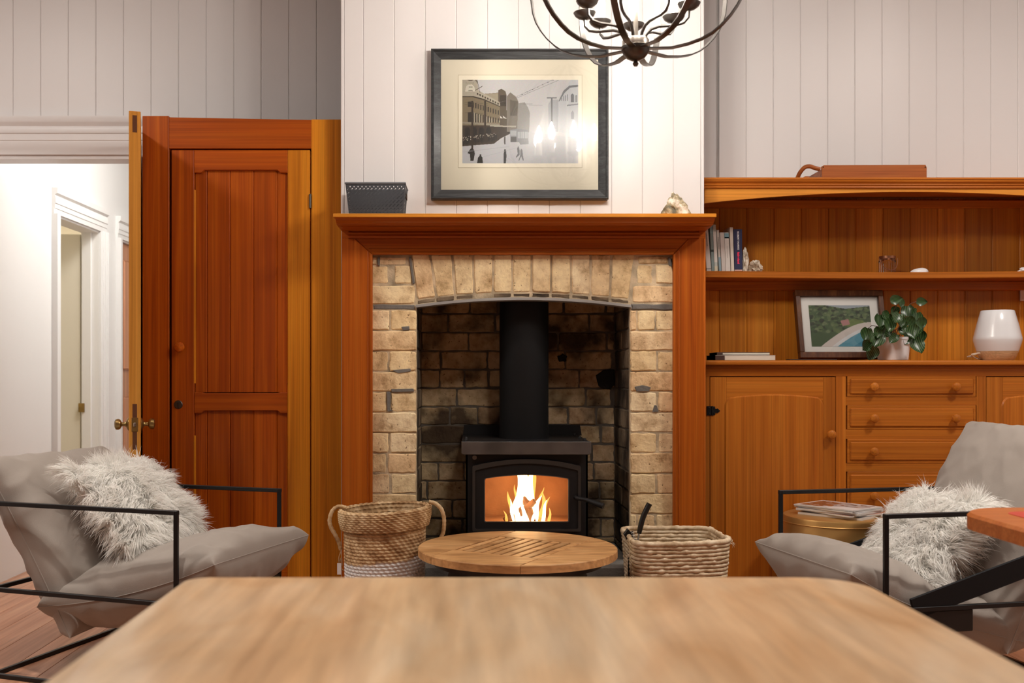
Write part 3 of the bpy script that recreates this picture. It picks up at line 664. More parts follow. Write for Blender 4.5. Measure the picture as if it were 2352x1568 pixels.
# ================================================================== STOVE
sy = 4.42; st = thing('wood_stove', 'black freestanding wood-burning stove with lit fire and flue pipe in the brick alcove', 'stove', (0.25, 4.67, HZ))
def sx(p): return X(p, sy)
def sz(p): return Z(p, sy)
ptz = sz(1014)
MB().prism([(sx(1060), sz(1041)), (sx(1064), sz(1044)), (sx(1353), sz(1044)), (sx(1358), sz(1041)), (sx(1358), ptz), (sx(1060), ptz)], sy, sy+0.012, 'xz', 0.002).build('front_lip', STOVEL, st)
MB().box(sx(1060)+0.001, sx(1358)-0.001, sy+0.012, 4.94, ptz-0.014, ptz-0.002, 0.002).build('top_plate', STOVE, st)
gz = Z(975, 4.93)
MB().prism([(X(1063, 4.93), ptz-0.004), (X(1336, 4.93), ptz-0.004), (X(1332, 4.93), gz), (X(1066, 4.93), gz)], 4.925, 4.935, 'xz').build('rear_guard', STOVE, st)
for px_, yy in ((1071, 4.6), (1071, 4.5), (1320, 4.85), (1332, 4.65), (1343, 4.5)):
    MB().lathe([(0.008, 0), (0.008, 0.006), (0.005, 0.012), (0, 0.014)], (X(px_, yy), yy, ptz-0.002), 10).build('bolt', STOVE, st)
# body with window opening
by = 4.455; bx0, bx1 = X(1070, by), X(1350, by); z0, z1 = HZ+0.06, sz(1044)
wx0, wx1 = X(1112, by), X(1307, by); wz0, wz1 = Z(1200, by), Z(1090, by)
m = MB(); m.box(bx0, wx0-0.01, by, by+0.02, z0, z1); m.box(wx1+0.01, bx1, by, by+0.02, z0, z1); m.box(wx0-0.01, wx1+0.01, by, by+0.02, z0, wz0-0.008); m.box(wx0-0.01, wx1+0.01, by, by+0.02, wz1+0.004, z1)
m.box(bx0, bx0+0.008, by, 4.90, z0, z1); m.box(bx1-0.008, bx1, by, 4.90, z0, z1); m.box(bx0, bx1, 4.89, 4.90, z0, z1); m.box(bx0, bx1, by, 4.90, z0, z0+0.01)
m.build('body', STOVE, st, smooth=0)
MB().box(bx0+0.03, bx1-0.03, by+0.04, 4.86, HZ, z0, 0.004).build('pedestal', STOVE, st)
FB = plain('firebrick', (0.42, 0.20, 0.10), 0.9, bump=0.7, bscale=45, var=0.35)
m = MB(); fx0, fx1, fy1, fz0, fz1 = wx0-0.03, wx1+0.03, 4.84, wz0-0.02, wz1+0.08
m.box(fx0-0.012, fx0, by+0.02, fy1, fz0, fz1); m.box(fx1, fx1+0.012, by+0.02, fy1, fz0, fz1); m.box(fx0, fx1, fy1, fy1+0.012, fz0, fz1); m.box(fx0, fx1, by+0.02, fy1, fz0-0.012, fz0); m.box(fx0, fx1, by+0.02, fy1, fz1, fz1+0.01)
m.build('firebox_lining', FB, st, smooth=0)
MB().tube([(X(1090, by), by-0.012, Z(1050, by)), (X(1090, by), by+0.0, Z(1050, by))], 0.010, 14).build('air_knob', STOVEL, st)
# door: ring between outer arched outline and window outline
oy = by-0.018
def arch_loop(xa, xb, zb0, zside, ztop, rc, n=14):
    pts = [(xa+rc*0.3, zb0), (xb-rc*0.3, zb0), (xb, zb0+rc*0.3), (xb, zside-rc)]
    for t in range(1, 5): an = t/5*math.radians(60); pts.append((xb-rc+rc*math.cos(an), zside-rc+rc*math.sin(an)))
    q = pts[-1]; q2 = (xa+xb)-q[0]
    for t in range(1, n): f = t/n; pts.append((q[0]+(q2-q[0])*f, q[1]+(ztop-q[1])*(4*f*(1-f))))
    for t in range(4, 0, -1): an = t/5*math.radians(60); pts.append((xa+rc-rc*math.cos(an), zside-rc+rc*math.sin(an)))
    pts += [(xa, zside-rc), (xa, zb0+rc*0.3)]
    return [(q[0]+(q2-q[0])*1.0, q[1])]*0+pts
def ring(outer, inner, y0, y1):
    m = MB(); n = len(outer); assert n == len(inner)
    a = [m.bm.verts.new((p[0], y0, p[1])) for p in outer]; b = [m.bm.verts.new((p[0], y0, p[1])) for p in inner]
    c = [m.bm.verts.new((p[0], y1, p[1])) for p in outer]; d_ = [m.bm.verts.new((p[0], y1, p[1])) for p in inner]
    for i in range(n):
        j = (i+1) % n
        for q in ((a[i], a[j], b[j], b[i]), (a[i], c[i], c[j], a[j]), (b[i], b[j], d_[j], d_[i]), (c[i], d_[i], d_[j], c[j])): m.bm.faces.new(q)
    return m
xd0, xd1 = X(1085, oy), X(1334, oy)
out_ = arch_loop(xd0, xd1, Z(1220, oy), Z(1068, oy), Z(1054, oy), 0.012)
out2 = arch_loop(xd0+0.012, xd1-0.012, Z(1214, oy), Z(1078, oy), Z(1064, oy), 0.012)
inn_ = arch_loop(X(1112, oy), X(1307, oy), Z(1199, oy), Z(1096, oy), Z(1089, oy), 0.014)
dd = ring(out_, inn_, oy, by-0.001).build('door', STOVE, st, smooth=30)
ring(out_, out2, oy-0.005, oy+0.001).build('rim_bead', plain('stove_edge', (0.06, 0.058, 0.056), 0.35, metal=0.5), dd, smooth=30)
ring(inn_, arch_loop(X(1114, oy), X(1305, oy), Z(1197.5, oy), Z(1097, oy), Z(1091, oy), 0.014), oy-0.001, oy+0.012).build('window_rim', STOVEL, dd, smooth=30)
FG = glassmat('stove_glass', (1, 0.95, 0.9))
MB().prism(arch_loop(X(1110, oy), X(1309, oy), Z(1201, oy), Z(1095, oy), Z(1087, oy), 0.012), by-0.010, by-0.006, 'xz').build('glass', FG, dd, smooth=0)
MB().tube([(X(1322, oy), oy, Z(1142, oy)), (X(1324, oy-0.02), oy-0.022, Z(1142, oy)), (X(1345, oy-0.05), oy-0.05, Z(1147, oy-0.05)), (X(1386, oy-0.09), oy-0.09, Z(1162, oy-0.09))], [0.009, 0.009, 0.009, 0.013], 12).build('handle', STOVE, dd)
px_c = X(1203.5, 4.72); rp = 0.1155
MB().lathe([(rp, ptz-0.002), (rp, 1.60), (rp*0.99, 2.05)], (px_c, 4.72, 0), 48).build('flue_pipe', plain('flue_black', (0.006, 0.006, 0.0065), 0.65, spec=0.25), st)
# logs and flames
LOGM = plain('burning_log', (0.10, 0.05, 0.03), 0.95, bump=1.0, bscale=60, var=0.5, emit=(1, 0.22, 0.03), es=0.08)
lg = [((1180, 1192), (1228, 1150), 4.62, 4.56), ((1225, 1197), (1205, 1143), 4.54, 4.62), ((1160, 1196), (1200, 1170), 4.58, 4.56), ((1240, 1196), (1200, 1176), 4.6, 4.66)]
names = ['charred log leaning left at the back of the stove fire', 'charred log standing upright in the middle of the flames', 'short charred log lying at the left of the stove fire', 'glowing log lying behind the flames in the stove']
for (p0, p1, ya, yb2), lb in zip(lg, names):
    a, b = P(p0[0], p0[1], ya), P(p1[0], p1[1], yb2)
    pts = [a.lerp(b, t) + Vector((random.uniform(-.002, .002),)*3) for t in np.linspace(0, 1, 7)]
    own(MB().tube(pts, [0.016*random.uniform(.85, 1.15) for _ in pts], 9), 'log', LOGM, lb, 'log', tuple(a), group='logs burning in the stove')
fire = thing('fire', 'white and yellow flames burning around logs behind the stove glass', 'fire', tuple(P(1210, 1198, 4.6)))
FW = emitmat('flame_core', (1.0, 0.80, 0.45), 8.0); FO = emitmat('flame_outer', (1.0, 0.46, 0.10), 2.0, 0.55)
def flame(px0, px1, ybase, ytop, w, Y, mat, dp=0.45):
    n = 14; path = []; rs = []; ph = random.uniform(0, 6)
    for i in range(n):
        t = i/(n-1); pxx = px0+(px1-px0)*t+w*0.18*math.sin(ph+t*5)*t; py = ybase+(ytop-ybase)*t
        path.append(P(pxx, py, Y)); rs.append(w/2/F_PX*Y*max(0.03, (math.sin(math.pi*min(1, t*0.78+0.22))**0.8)*(1-0.25*t)+0.1*math.sin(ph+9*t)*(1-t)))
    return MB().tube(path, rs, 12, flat=dp).build('flame', mat, fire)
for f in [(1208, 1202, 1200, 1058, 70, 4.66, FW), (1195, 1188, 1190, 1075, 40, 4.62, FW), (1220, 1222, 1192, 1066, 44, 4.64, FW), (1205, 1208, 1200, 1112, 60, 4.68, FW), (1190, 1180, 1198, 1140, 30, 4.57, FW), (1228, 1240, 1198, 1138, 34, 4.57, FW), (1205, 1200, 1200, 1150, 22, 4.53, FW), (1246, 1256, 1200, 1148, 20, 4.55, FW), (1180, 1170, 1196, 1146, 16, 4.55, FW),
          (1210, 1205, 1200, 1050, 104, 4.70, FO), (1180, 1170, 1200, 1128, 30, 4.60, FO), (1240, 1252, 1200, 1130, 34, 4.60, FO), (1260, 1264, 1200, 1165, 16, 4.56, FO), (1171, 1167, 1160, 1135, 10, 4.6, FO), (1165, 1158, 1200, 1172, 14, 4.55, FO), (1250, 1262, 1170, 1140, 12, 4.58, FO), (1222, 1232, 1200, 1160, 16, 4.52, FW), (1196, 1190, 1200, 1165, 14, 4.52, FW), (1236, 1248, 1160, 1118, 14, 4.6, FO), (1186, 1182, 1150, 1112, 12, 4.62, FO)]: flame(*f)
pl = bpy.data.lights.new('fire_glow', 'POINT'); pl.energy = 0.8; pl.color = (1, 0.5, 0.2); pl.shadow_soft_size = 0.05
po = bpy.data.objects.new('fire_glow', pl); COL.objects.link(po); po.location = P(1208, 1150, 4.535); po.parent = None
# ================================================================== CHANDELIER
CX, CYY = 0.5452, 3.30
cl = thing('chandelier', 'dark bronze strap cage chandelier with candle bulbs hanging before the chimney breast', 'chandelier', (CX, CYY, 2.14))
def pol(r, a, z): return Vector((CX+r*math.cos(math.radians(a)), CYY+r*math.sin(math.radians(a)), z))
MB().lathe([(0, 2.150), (0.012, 2.151), (0.03, 2.160), (0.042, 2.175), (0.047, 2.190), (0.048, 2.196)], (CX, CYY, 0), 36).build('hub_bowl', BRONZE, cl)
MB().lathe([(0.048, 2.196), (0.044, 2.199), (0.044, 2.216), (0.040, 2.222), (0.0, 2.224)], (CX, CYY, 0), 36).build('hub_collar', PEWTER, cl)
MB().lathe([(0, 2.132), (0.006, 2.133), (0.010, 2.141), (0.006, 2.149), (0.005, 2.154)], (CX, CYY, 0), 16).build('finial', BRONZE, cl)
MB().lathe([(0.008, 2.22), (0.008, 2.86), (0.012, 2.87), (0.004, 2.88), (0.004, CEIL-0.02), (0.06, CEIL-0.015), (0.06, CEIL)], (CX, CYY, 0), 16).build('stem', PEWTER, cl)
kp = [(0.044, 2.186), (0.119, 2.179), (0.17, 2.185), (0.215, 2.196), (0.25, 2.212), (0.278, 2.233), (0.306, 2.261), (0.326, 2.288), (0.343, 2.318), (0.354, 2.351), (0.362, 2.41), (0.36, 2.47), (0.345, 2.55), (0.31, 2.63), (0.24, 2.72), (0.14, 2.80), (0.05, 2.85), (0.01, 2.86)]
for k in range(8):
    a = 23+45*k; ta = Vector((-math.sin(math.radians(a)), math.cos(math.radians(a)), 0)); m = MB()
    rows_ = []
    for i, (r, z) in enumerate(kp):
        r0, z0_ = kp[max(i-1, 0)]; r1, z1_ = kp[min(i+1, len(kp)-1)]
        tn = Vector((r1-r0, z1_-z0_)).normalized(); nn = Vector((-tn.y, tn.x))
        c = [pol(r+nn.x*s*0.002, a, z+nn.y*s*0.002)+ta*q*0.0105 for s, q in ((-1, -1), (-1, 1), (1, 1), (1, -1))]
        rows_.append([m.bm.verts.new(v) for v in c])
    for a_, b_ in zip(rows_, rows_[1:]):
        for j in range(4): m.bm.faces.new((a_[j], a_[(j+1) % 4], b_[(j+1) % 4], b_[j]))
    m.bm.faces.new(rows_[0]); m.bm.faces.new(rows_[-1][::-1])
    m.build('cage_strap', BRONZE, cl, smooth=30)
BULBM = emitmat('lit_bulb', (1.0, 0.93, 0.84), BULB)
SLEEVE = plain('candle_sleeve', (0.55, 0.47, 0.40), 0.35, metal=0.6)
for a in (-9, 33, 83, 125, 160, 197, 245, 298):
    pr_ = [(0.028, 2.212), (0.034, 2.235), (0.05, 2.252), (0.075, 2.260), (0.13, 2.262), (0.155, 2.268), (0.169, 2.284), (0.172, 2.312)]
    arm = MB().tube([pol(r, a, z) for r, z in pr_], 0.0052, 10).build('candle_arm', BRONZE, cl)
    c = pol(0.172, a, 0)
    MB().lathe([(0.004, 2.306), (0.02, 2.311), (0.032, 2.320), (0.0375, 2.330), (0.036, 2.331), (0.02, 2.3175), (0.0, 2.315)], c, 24).build('drip_dish', BRONZE, arm)
    MB().lathe([(0.0172, 2.316), (0.0172, 2.405), (0.012, 2.408), (0.0, 2.408)], c, 18).build('candle_sleeve', SLEEVE, arm)
    MB().lathe([(0.008, 2.408), (0.0185, 2.43), (0.0195, 2.45), (0.012, 2.475), (0.004, 2.50), (0, 2.505)], c, 14).build('bulb', BULBM, arm)
# ================================================================== BIG PICTURE
def raster(Wd, Hd, base): return np.ones((Hd, Wd, 3))*np.array(base, float)
def fill(img, pts, col, al=1.0):
    pts = np.array(pts, float); Hd, Wd, _ = img.shape
    x0, y0 = np.maximum(np.floor(pts.min(0)).astype(int), 0); x1, y1 = np.minimum(np.ceil(pts.max(0)).astype(int)+1, [Wd, Hd])
    if x1 <= x0 or y1 <= y0: return
    xx, yy = np.meshgrid(np.arange(x0, x1)+0.5, np.arange(y0, y1)+0.5); ins = np.zeros(xx.shape, bool)
    for i in range(len(pts)):
        (xa, ya), (xb_, yb_) = pts[i], pts[(i+1) % len(pts)]
        if ya == yb_: continue
        ins ^= ((ya > yy) != (yb_ > yy)) & (xx < (xb_-xa)*(yy-ya)/(yb_-ya)+xa)
    sub = img[y0:y1, x0:x1]; sub[ins] = sub[ins]*(1-al)+np.array(col, float)*al
def line(img, a, b, w, col, al=1.0):
    a, b = np.array(a, float), np.array(b, float); d_ = b-a; d_ = d_/max(np.hypot(*d_), 1e-6); n_ = np.array([-d_[1], d_[0]])*w/2
    fill(img, [a+n_, b+n_, b-n_, a-n_], col, al)
def picture(name, img, O, U, V, parent, mat):
    Hd, Wd, _ = img.shape; O, U, V = (np.array(v, float) for v in (O, U, V))
    uu, vv = np.meshgrid((np.arange(Wd)+0.5)/Wd, (np.arange(Hd)+0.5)/Hd)
    uu[:, 0] = 0; uu[:, -1] = 1; vv[0] = 0; vv[-1] = 1
    Vt = O+uu[..., None]*U+vv[..., None]*V; idx = np.arange(Wd*Hd).reshape(Hd, Wd)
    Fq = np.stack([idx[1:, :-1], idx[1:, 1:], idx[:-1, 1:], idx[:-1, :-1]], -1).reshape(-1, 4)
    return np_mesh(name, Vt.reshape(-1, 3), Fq, mat, parent, smooth=False, col=lin(np.clip(img, 0, 255)).reshape(-1, 3))
PY = 4.455
pf = thing('picture_frame', 'large black-framed old street photograph hanging above the mantelpiece', 'picture', (X(1194, PY), BY, Z(284, PY)))
fx = [X(990, PY), X(1398, PY)]; fz = [Z(457, PY), Z(111, PY)]; fw = 0.044
BF = wood('black_frame_wood', (0.012, 0.013, 0.014), (0.03, 0.032, 0.034), (0.07, 0.075, 0.08), 'x', rough=0.45, coat=0.1, across=60, along=10, bump=0.5)
def frame_side(c0, c1, inward, name='frame_rail', mat=BF, parent=pf, fw=fw, yb=BY-0.003, yt=PY):
    # mitred moulding between outer corners c0, c1 ; inward = unit vector (x,z)
    m = MB(); c0, c1 = Vector(c0), Vector(c1); dr_ = (c1-c0).normalized(); inn = Vector(inward)
    pr = [(0, yb), (0, yt+0.004), (0.004, yt), (fw*0.2, yt), (fw*0.28, yt+0.006), (fw*0.9, yt+0.014), (fw, yt+0.016), (fw, yb)]
    A_ = []; B_ = []
    for o_, y_ in pr:
        p = c0+dr_*o_+inn*o_; q = c1-dr_*o_+inn*o_
        A_.append(m.bm.verts.new((p.x, y_, p.y))); B_.append(m.bm.verts.new((q.x, y_, q.y)))
    for i in range(len(pr)): j = (i+1) % len(pr); m.bm.faces.new((A_[i], B_[i], B_[j], A_[j]))
    m.bm.faces.new(A_); m.bm.faces.new(B_[::-1])
    return m.build(name, mat, parent, smooth=20)
fr_ = fx; C = [(fx[0], fz[0]), (fx[1], fz[0]), (fx[1], fz[1]), (fx[0], fz[1])]
for i, inw in enumerate([(0, 1), (-1, 0), (0, -1), (1, 0)]): frame_side(C[i], C[(i+1) % 4], inw)
MATB = plain('cream_mount', (0.70, 0.64, 0.51), 0.9); MATL = plain('mount_line', (0.45, 0.38, 0.26), 0.9); MATI = plain('inner_mount', (0.76, 0.70, 0.57), 0.9)
my = PY+0.020
MB().box(fx[0]+fw-0.002, fx[1]-fw+0.002, my, my+0.004, fz[0]+fw-0.002, fz[1]-fw+0.002).build('mount', MATB, pf)
MB().box(X(1052, my), X(1337.5, my), my-0.0008, my, Z(385.5, my), Z(172, my)).build('mount_line', MATL, pf)
MB().box(X(1053, my), X(1336.5, my), my-0.0014, my, Z(384.5, my), Z(173, my)).build('inner_mount', MATI, pf)
MB().box(fx[0]+fw-0.002, fx[1]-fw+0.002, PY+0.0165, PY+0.0175, fz[0]+fw-0.002, fz[1]-fw+0.002).build('glass', glassmat('picture_glass', (1, 1, 1), 0.24), pf)
# the street view, drawn in a 362 x 260 raster
IM = raster(362, 260, (214, 212, 212))
def q(*p): return [((a-155)/5.0, (b-90)/5.0) for a, b in p]
def fq(p, c, a=1.0): fill(IM, q(*p), c, a)
def ln_(a, b, w, c, al=1.0): line(IM, q(a)[0], q(b)[0], w/5.0, c, al)
fq([(155, 1125), (640, 1090), (900, 960), (1200, 900), (1965, 1000), (1965, 1390), (155, 1390)], (205, 205, 208))
fq([(155, 1125), (650, 1085), (760, 1000), (900, 930), (900, 760), (155, 760)], (70, 58, 44))
fq([(1010, 1050), (1010, 460), (1130, 440), (1180, 520), (1210, 600), (1200, 900)], (165, 162, 158))
fq([(850, 900), (850, 350), (905, 285), (1000, 360), (1030, 430), (1010, 900)], (140, 132, 120))
fq([(900, 400), (1025, 430), (1010, 650), (900, 650)], (112, 104, 92))
fq([(480, 310), (715, 290), (715, 255), (765, 230), (830, 270), (845, 330), (850, 800), (740, 800), (740, 470), (480, 400)], (104, 92, 74))
fq([(480, 310), (715, 295), (715, 440), (500, 360)], (170, 160, 138))
fq([(740, 330), (845, 330), (845, 500), (740, 500)], (66, 56, 42))
fq([(155, 350), (155, 800), (740, 800), (740, 480), (500, 385), (330, 340)], (140, 126, 100))
fq([(155, 90), (385, 90), (410, 260), (740, 440), (745, 500), (500, 400), (330, 350), (155, 345)], (188, 180, 162))
fq([(155, 345), (330, 345), (500, 390), (745, 500), (745, 515), (490, 410), (320, 362), (155, 358)], (70, 60, 44))
for k in range(9):
    a = 380+k*40; t = k/9; fq([(a, 290+k*19), (a+24, 300+k*19), (a+24, 330+k*19), (a, 320+k*19)], (88, 78, 60))
for k in range(13):
    a = 240+k*39 if k else 240; w_ = 16 if k > 1 else 50; yy = 430+max(0, k-1)*12
    fq([(a, yy), (a+w_, yy+3), (a+w_, yy+85-k), (a, yy+85-k)], (48, 40, 28))
    fq([(a, yy+165-k*3), (a+w_, yy+165-k*3), (a+w_, 755), (a, 755)], (44, 36, 25))
    fq([(a+w_+3, yy+165), (a+w_+11, yy+165), (a+w_+11, 755), (a+w_+3, 755)], (205, 198, 178))
fq([(155, 745), (740, 775), (740, 812), (155, 770)], (160, 152, 134))
for k in range(4): fq([(190+k*110, 1000), (190+k*110, 860), (215+k*110, 825), (250+k*110, 825), (275+k*110, 860), (275+k*110, 1000)], (30, 23, 15))
fq([(585, 800), (1000, 805), (990, 830), (585, 815)], (190, 184, 168)); ln_((735, 820), (735, 1000), 8, (60, 52, 42))
fq([(740, 650), (790, 690), (750, 690)], (235, 232, 225)); fq([(785, 650), (850, 695), (800, 690)], (235, 232, 225))
r_ = random.Random(3)
for k in range(230):
    a = r_.uniform(158, 690); yb_ = 1110-(a-155)*0.12+r_.uniform(-60, 0); c = r_.choice([(24, 18, 12), (40, 32, 24), (60, 50, 38)])
    fq([(a-7, yb_-60), (a+7, yb_-60), (a+9, yb_), (a-9, yb_)], c); fq([(a-5, yb_-74), (a+5, yb_-74), (a+5, yb_-62), (a-5, yb_-62)], r_.choice([(215, 208, 192), (150, 140, 125), (50, 40, 30)]))
for a in (310, 510): ln_((a, 90 if a < 400 and False else 420), (a, 1350 if a < 400 else 1050), 26, (58, 46, 32))
for yy in (440, 470, 600): ln_((190, yy), (560, yy+25), 4, (90, 78, 60))
fq([(270, 1180), (300, 1150), (340, 1180), (350, 1240), (330, 1350), (280, 1350), (275, 1250), (235, 1230)], (38, 34, 26))
fq([(400, 1295), (425, 1275), (425, 1248), (448, 1248), (450, 1275), (468, 1295), (476, 1385), (385, 1385)], (38, 36, 28))
fq([(805, 1200), (812, 1172), (832, 1172), (838, 1200), (845, 1280), (835, 1388), (800, 1388), (798, 1280)], (52, 52, 52))
fq([(1010, 1160), (1030, 1120), (1045, 1160), (1052, 1220), (1050, 1260), (1000, 1300), (990, 1295), (1020, 1240)], (110, 112, 116))
fq([(1060, 1190), (1075, 1160), (1095, 1190), (1100, 1260), (1115, 1345), (1100, 1345), (1075, 1280), (1040, 1355), (1032, 1350), (1060, 1260)], (122, 124, 128))
fq([(805, 990), (825, 960), (832, 1000), (828, 1095), (808, 1095)], (96, 92, 88))
fq([(900, 870), (1010, 850), (1180, 870), (1190, 1090), (1060, 1100), (1040, 1060), (905, 1060)], (150, 152, 154))
for k in range(6): fq([(1020+k*27, 900), (1040+k*27, 900), (1040+k*27, 1000), (1020+k*27, 1000)], (192, 194, 198))
fq([(905, 880), (1000, 880), (1000, 960), (905, 960)], (185, 187, 190)); fq([(910, 980), (1000, 980), (1000, 1055), (910, 1055)], (92, 92, 92))
fq([(1500, 900), (1500, 470), (1540, 400), (1660, 400), (1670, 900)], (182, 184, 188))
fq([(1650, 900), (1655, 420), (1740, 250), (1830, 120), (1850, 90), (1965, 90), (1965, 950)], (206, 208, 211))
fq([(1655, 430), (1735, 260), (1830, 180), (1965, 170), (1965, 200), (1840, 215), (1755, 290), (1680, 420)], (125, 127, 130))
fq([(1850, 440), (1850, 330), (1875, 300), (1900, 330), (1900, 440)], (118, 120, 124)); fq([(1920, 440), (1920, 330), (1950, 330), (1950, 440)], (150, 152, 155))
fq([(1790, 480), (1965, 460), (1965, 480), (1790, 500)], (140, 142, 146)); fq([(1855, 700), (1855, 600), (1878, 570), (1898, 600), (1898, 700)], (160, 163, 167))
for k in range(4): fq([(1700+k*30, 420), (1700+k*30, 360-k*12), (1715+k*30, 350-k*12), (1715+k*30, 420)], (150, 152, 155))
ln_((1553, 370), (1553, 900), 24, (120, 122, 124)); ln_((1475, 373), (1630, 373), 13, (108, 108, 110))
ln_((1000, 355), (1560, 95), 4, (110, 108, 106)); ln_((1010, 372), (1660, 98), 4, (110, 108, 106)); ln_((740, 440), (1000, 385), 3, (130, 128, 124))
for k in range(7): ln_((1080+k*80, 312-k*37), (1100+k*80, 322-k*37), 8, (90, 88, 86))
ln_((1100, 468), (1250, 468), 5, (120, 120, 120)); ln_((1130, 485), (1480, 490), 3, (165, 165, 168)); ln_((760, 235), (770, 260), 8, (80, 70, 55))
ln_((385, 90), (430, 290), 6, (80, 72, 60)); ln_((350, 260), (470, 190), 10, (110, 102, 90)); ln_((360, 90), (395, 140), 16, (120, 112, 100))
ln_((155, 1215), (880, 1130), 5, (176, 176, 180)); ln_((480, 1290), (1000, 1150), 4, (184, 184, 188)); ln_((870, 1310), (960, 1380), 4, (184, 184, 188))
fq([(205, 230), (215, 190), (250, 165), (300, 162), (340, 195), (355, 240), (355, 275), (200, 275)], (222, 216, 200))
fq([(230, 92), (330, 92), (300, 112), (260, 112)], (120, 110, 95))
IM = np.clip((IM-12)*0.90, 0, 255)+rng.normal(0, 5, IM.shape)
py_ = my-0.0020
O = (X(1062, py_), py_, Z(183, py_)); Uv = (X(1328, py_)-O[0], 0, 0); Vv = (0, 0, Z(375, py_)-O[2])
pr_o = picture('photograph', IM, O, Uv, Vv, pf, attrmat('photo_print', 0.7))
INK = plain('print_ink', (0.10, 0.085, 0.06), 0.8); INK2 = plain('faded_ink', (0.26, 0.23, 0.18), 0.8)
def pic(cx_, cy_): return Vector((O[0]+Uv[0]*(cx_-155)/1810, py_-0.0003, O[2]+Vv[2]*(cy_-90)/1300))
Rx = Matrix.Rotation(math.radians(90), 4, 'X')
text('BUTTER', 0.0105, Matrix.Translation(pic(270, 140)) @ Rx, INK2, pf)
text('GRAND', 0.0050, Matrix.Translation(pic(285, 205)) @ Rx, INK, pf, bold=0.00012); text('HOTEL', 0.0062, Matrix.Translation(pic(285, 262)) @ Rx, INK, pf, bold=0.00015)
# ================================================================== THINGS ON THE MANTEL
yb0, yb1 = 4.295, 4.46
pbk = thing('plastic_basket', 'dark grey perforated plastic basket on the left end of the mantel', 'basket', (X(865, 4.4), 4.4, shz))
GP = plain('grey_plastic', (0.12, 0.13, 0.145), 0.5)
def perforated(A0, A1, B0_, B1_, nx, nz, parent, name='basket_wall', off=Vector((0, 0.002, 0))):
    # wall quad bottom A0->A1, top B0->B1 as a lattice with star holes
    m = MB()
    A0, A1, B0_, B1_ = map(Vector, (A0, A1, B0_, B1_))
    def pt(u, v): return (A0.lerp(A1, u)).lerp(B0_.lerp(B1_, u), v)
    G = {}
    def vt_(i, j):
        if (i, j) not in G: G[(i, j)] = m.bm.verts.new(pt(i/nx, j/nz))
        return G[(i, j)]
    for i in range(nx):
        for j in range(nz):
            hole = 0 < i < nx-1 and 1 < j < nz-3 and ((i % 4 == 0 and j % 4 == 0) or (i % 4 == 2 and j % 4 == 2) or (i % 4 == 1 and j % 4 == 1))
            if not hole: m.bm.faces.new((vt_(i, j), vt_(i+1, j), vt_(i+1, j+1), vt_(i, j+1)))
    r = bmesh.ops.solidify(m.bm, geom=m.bm.faces[:], thickness=0.0025)
    return m.build(name, GP, parent, smooth=0)
zb_, zt_ = shz, Z(424, 4.33)
bl0, br0 = X(802, yb0+0.02), X(926, yb0+0.02); tl0, tr0 = X(793, yb0), X(931, yb0)
bf, tf, bb, tb = yb0+0.012, yb0, yb1-0.012, yb1
perforated((bl0, bf, zb_), (br0, bf, zb_), (tl0, tf, zt_), (tr0, tf, zt_), 60, 32, pbk)
perforated((bl0, bb, zb_), (br0, bb, zb_), (tl0, tb, zt_), (tr0, tb, zt_), 60, 32, pbk)
perforated((br0, bf, zb_), (br0, bb, zb_), (tr0, tf, zt_), (tr0, tb, zt_), 30, 32, pbk)
perforated((bl0, bf, zb_), (bl0, bb, zb_), (tl0, tf, zt_), (tl0, tb, zt_), 30, 32, pbk)
MB().box(bl0, br0, bf, bb, zb_, zb_+0.003).build('base', GP, pbk)
MB().tube([(tl0, tf, zt_), (tr0, tf, zt_), (tr0, tb, zt_), (tl0, tb, zt_)], 0.0045, 8, closed=True).build('rim', GP, pbk)
MB().prism([(4.345, zt_-0.055), (4.41, zt_-0.055), (4.41, zt_-0.035), (4.345, zt_-0.035)], tr0-0.001, tr0+0.0012, 'yz').build('handle_slot', HOLE, pbk)
def rock(c, sx_, sy_, sz_, seed, sub=3, rough=0.35, fr=2.2):
    m = MB(); r = bmesh.ops.create_icosphere(m.bm, subdivisions=sub, radius=1.0)
    for v in m.bm.verts:
        d_ = v.co.normalized(); n_ = noise.fractal(d_*fr+Vector((seed, seed*2, 0)), 0.8, 2.0, 4)
        k_ = 1+rough*n_; p = Vector((d_.x*sx_*k_, d_.y*sy_*k_, d_.z*sz_*k_))
        p.z = max(p.z, -sz_*0.55); v.co = p+Vector(c)+Vector((0, 0, sz_*0.55))
    return m
def rockmat(name, a, b, c, sc=30):
    m, nt, bs = newmat(name); mp = coords(nt, (1, 1, 1)); n = nt.nodes.new('ShaderNodeTexNoise'); n.inputs['Scale'].default_value = sc; n.inputs['Detail'].default_value = 5; L(nt, mp, 0, n, 'Vector')
    r = ramp(nt, [(0.38, a), (0.5, b), (0.62, c)]); L(nt, n, 'Fac', r, 0); L(nt, r, 0, bs, 'Base Color'); bs.inputs['Roughness'].default_value = 0.7
    bp = nt.nodes.new('ShaderNodeBump'); bp.inputs['Strength'].default_value = 0.8; bp.inputs['Distance'].default_value = 0.006; L(nt, n, 'Fac', bp, 'Height'); L(nt, bp, 0, bs, 'Normal'); return m
ROCK1 = rockmat('quartz_rock', (0.16, 0.14, 0.09), (0.45, 0.36, 0.22), (0.85, 0.78, 0.66)); ROCK2 = rockmat('pale_coral', (0.28, 0.20, 0.13), (0.62, 0.52, 0.40), (0.8, 0.74, 0.64), 45)
c = (X(1556, 4.38), 4.38, shz)
rk = rock(c, 0.058, 0.045, 0.066, 3.1, 4, 0.36, 1.6)
for v in rk.bm.verts:
    f = (v.co.z-shz)/0.08; v.co.x = c[0]+(v.co.x-c[0])*(1.15-0.55*f)-0.012*f
own(rk, 'rock', ROCK1, 'brown and cream crystal rock on the right end of the mantel', 'rock', c)
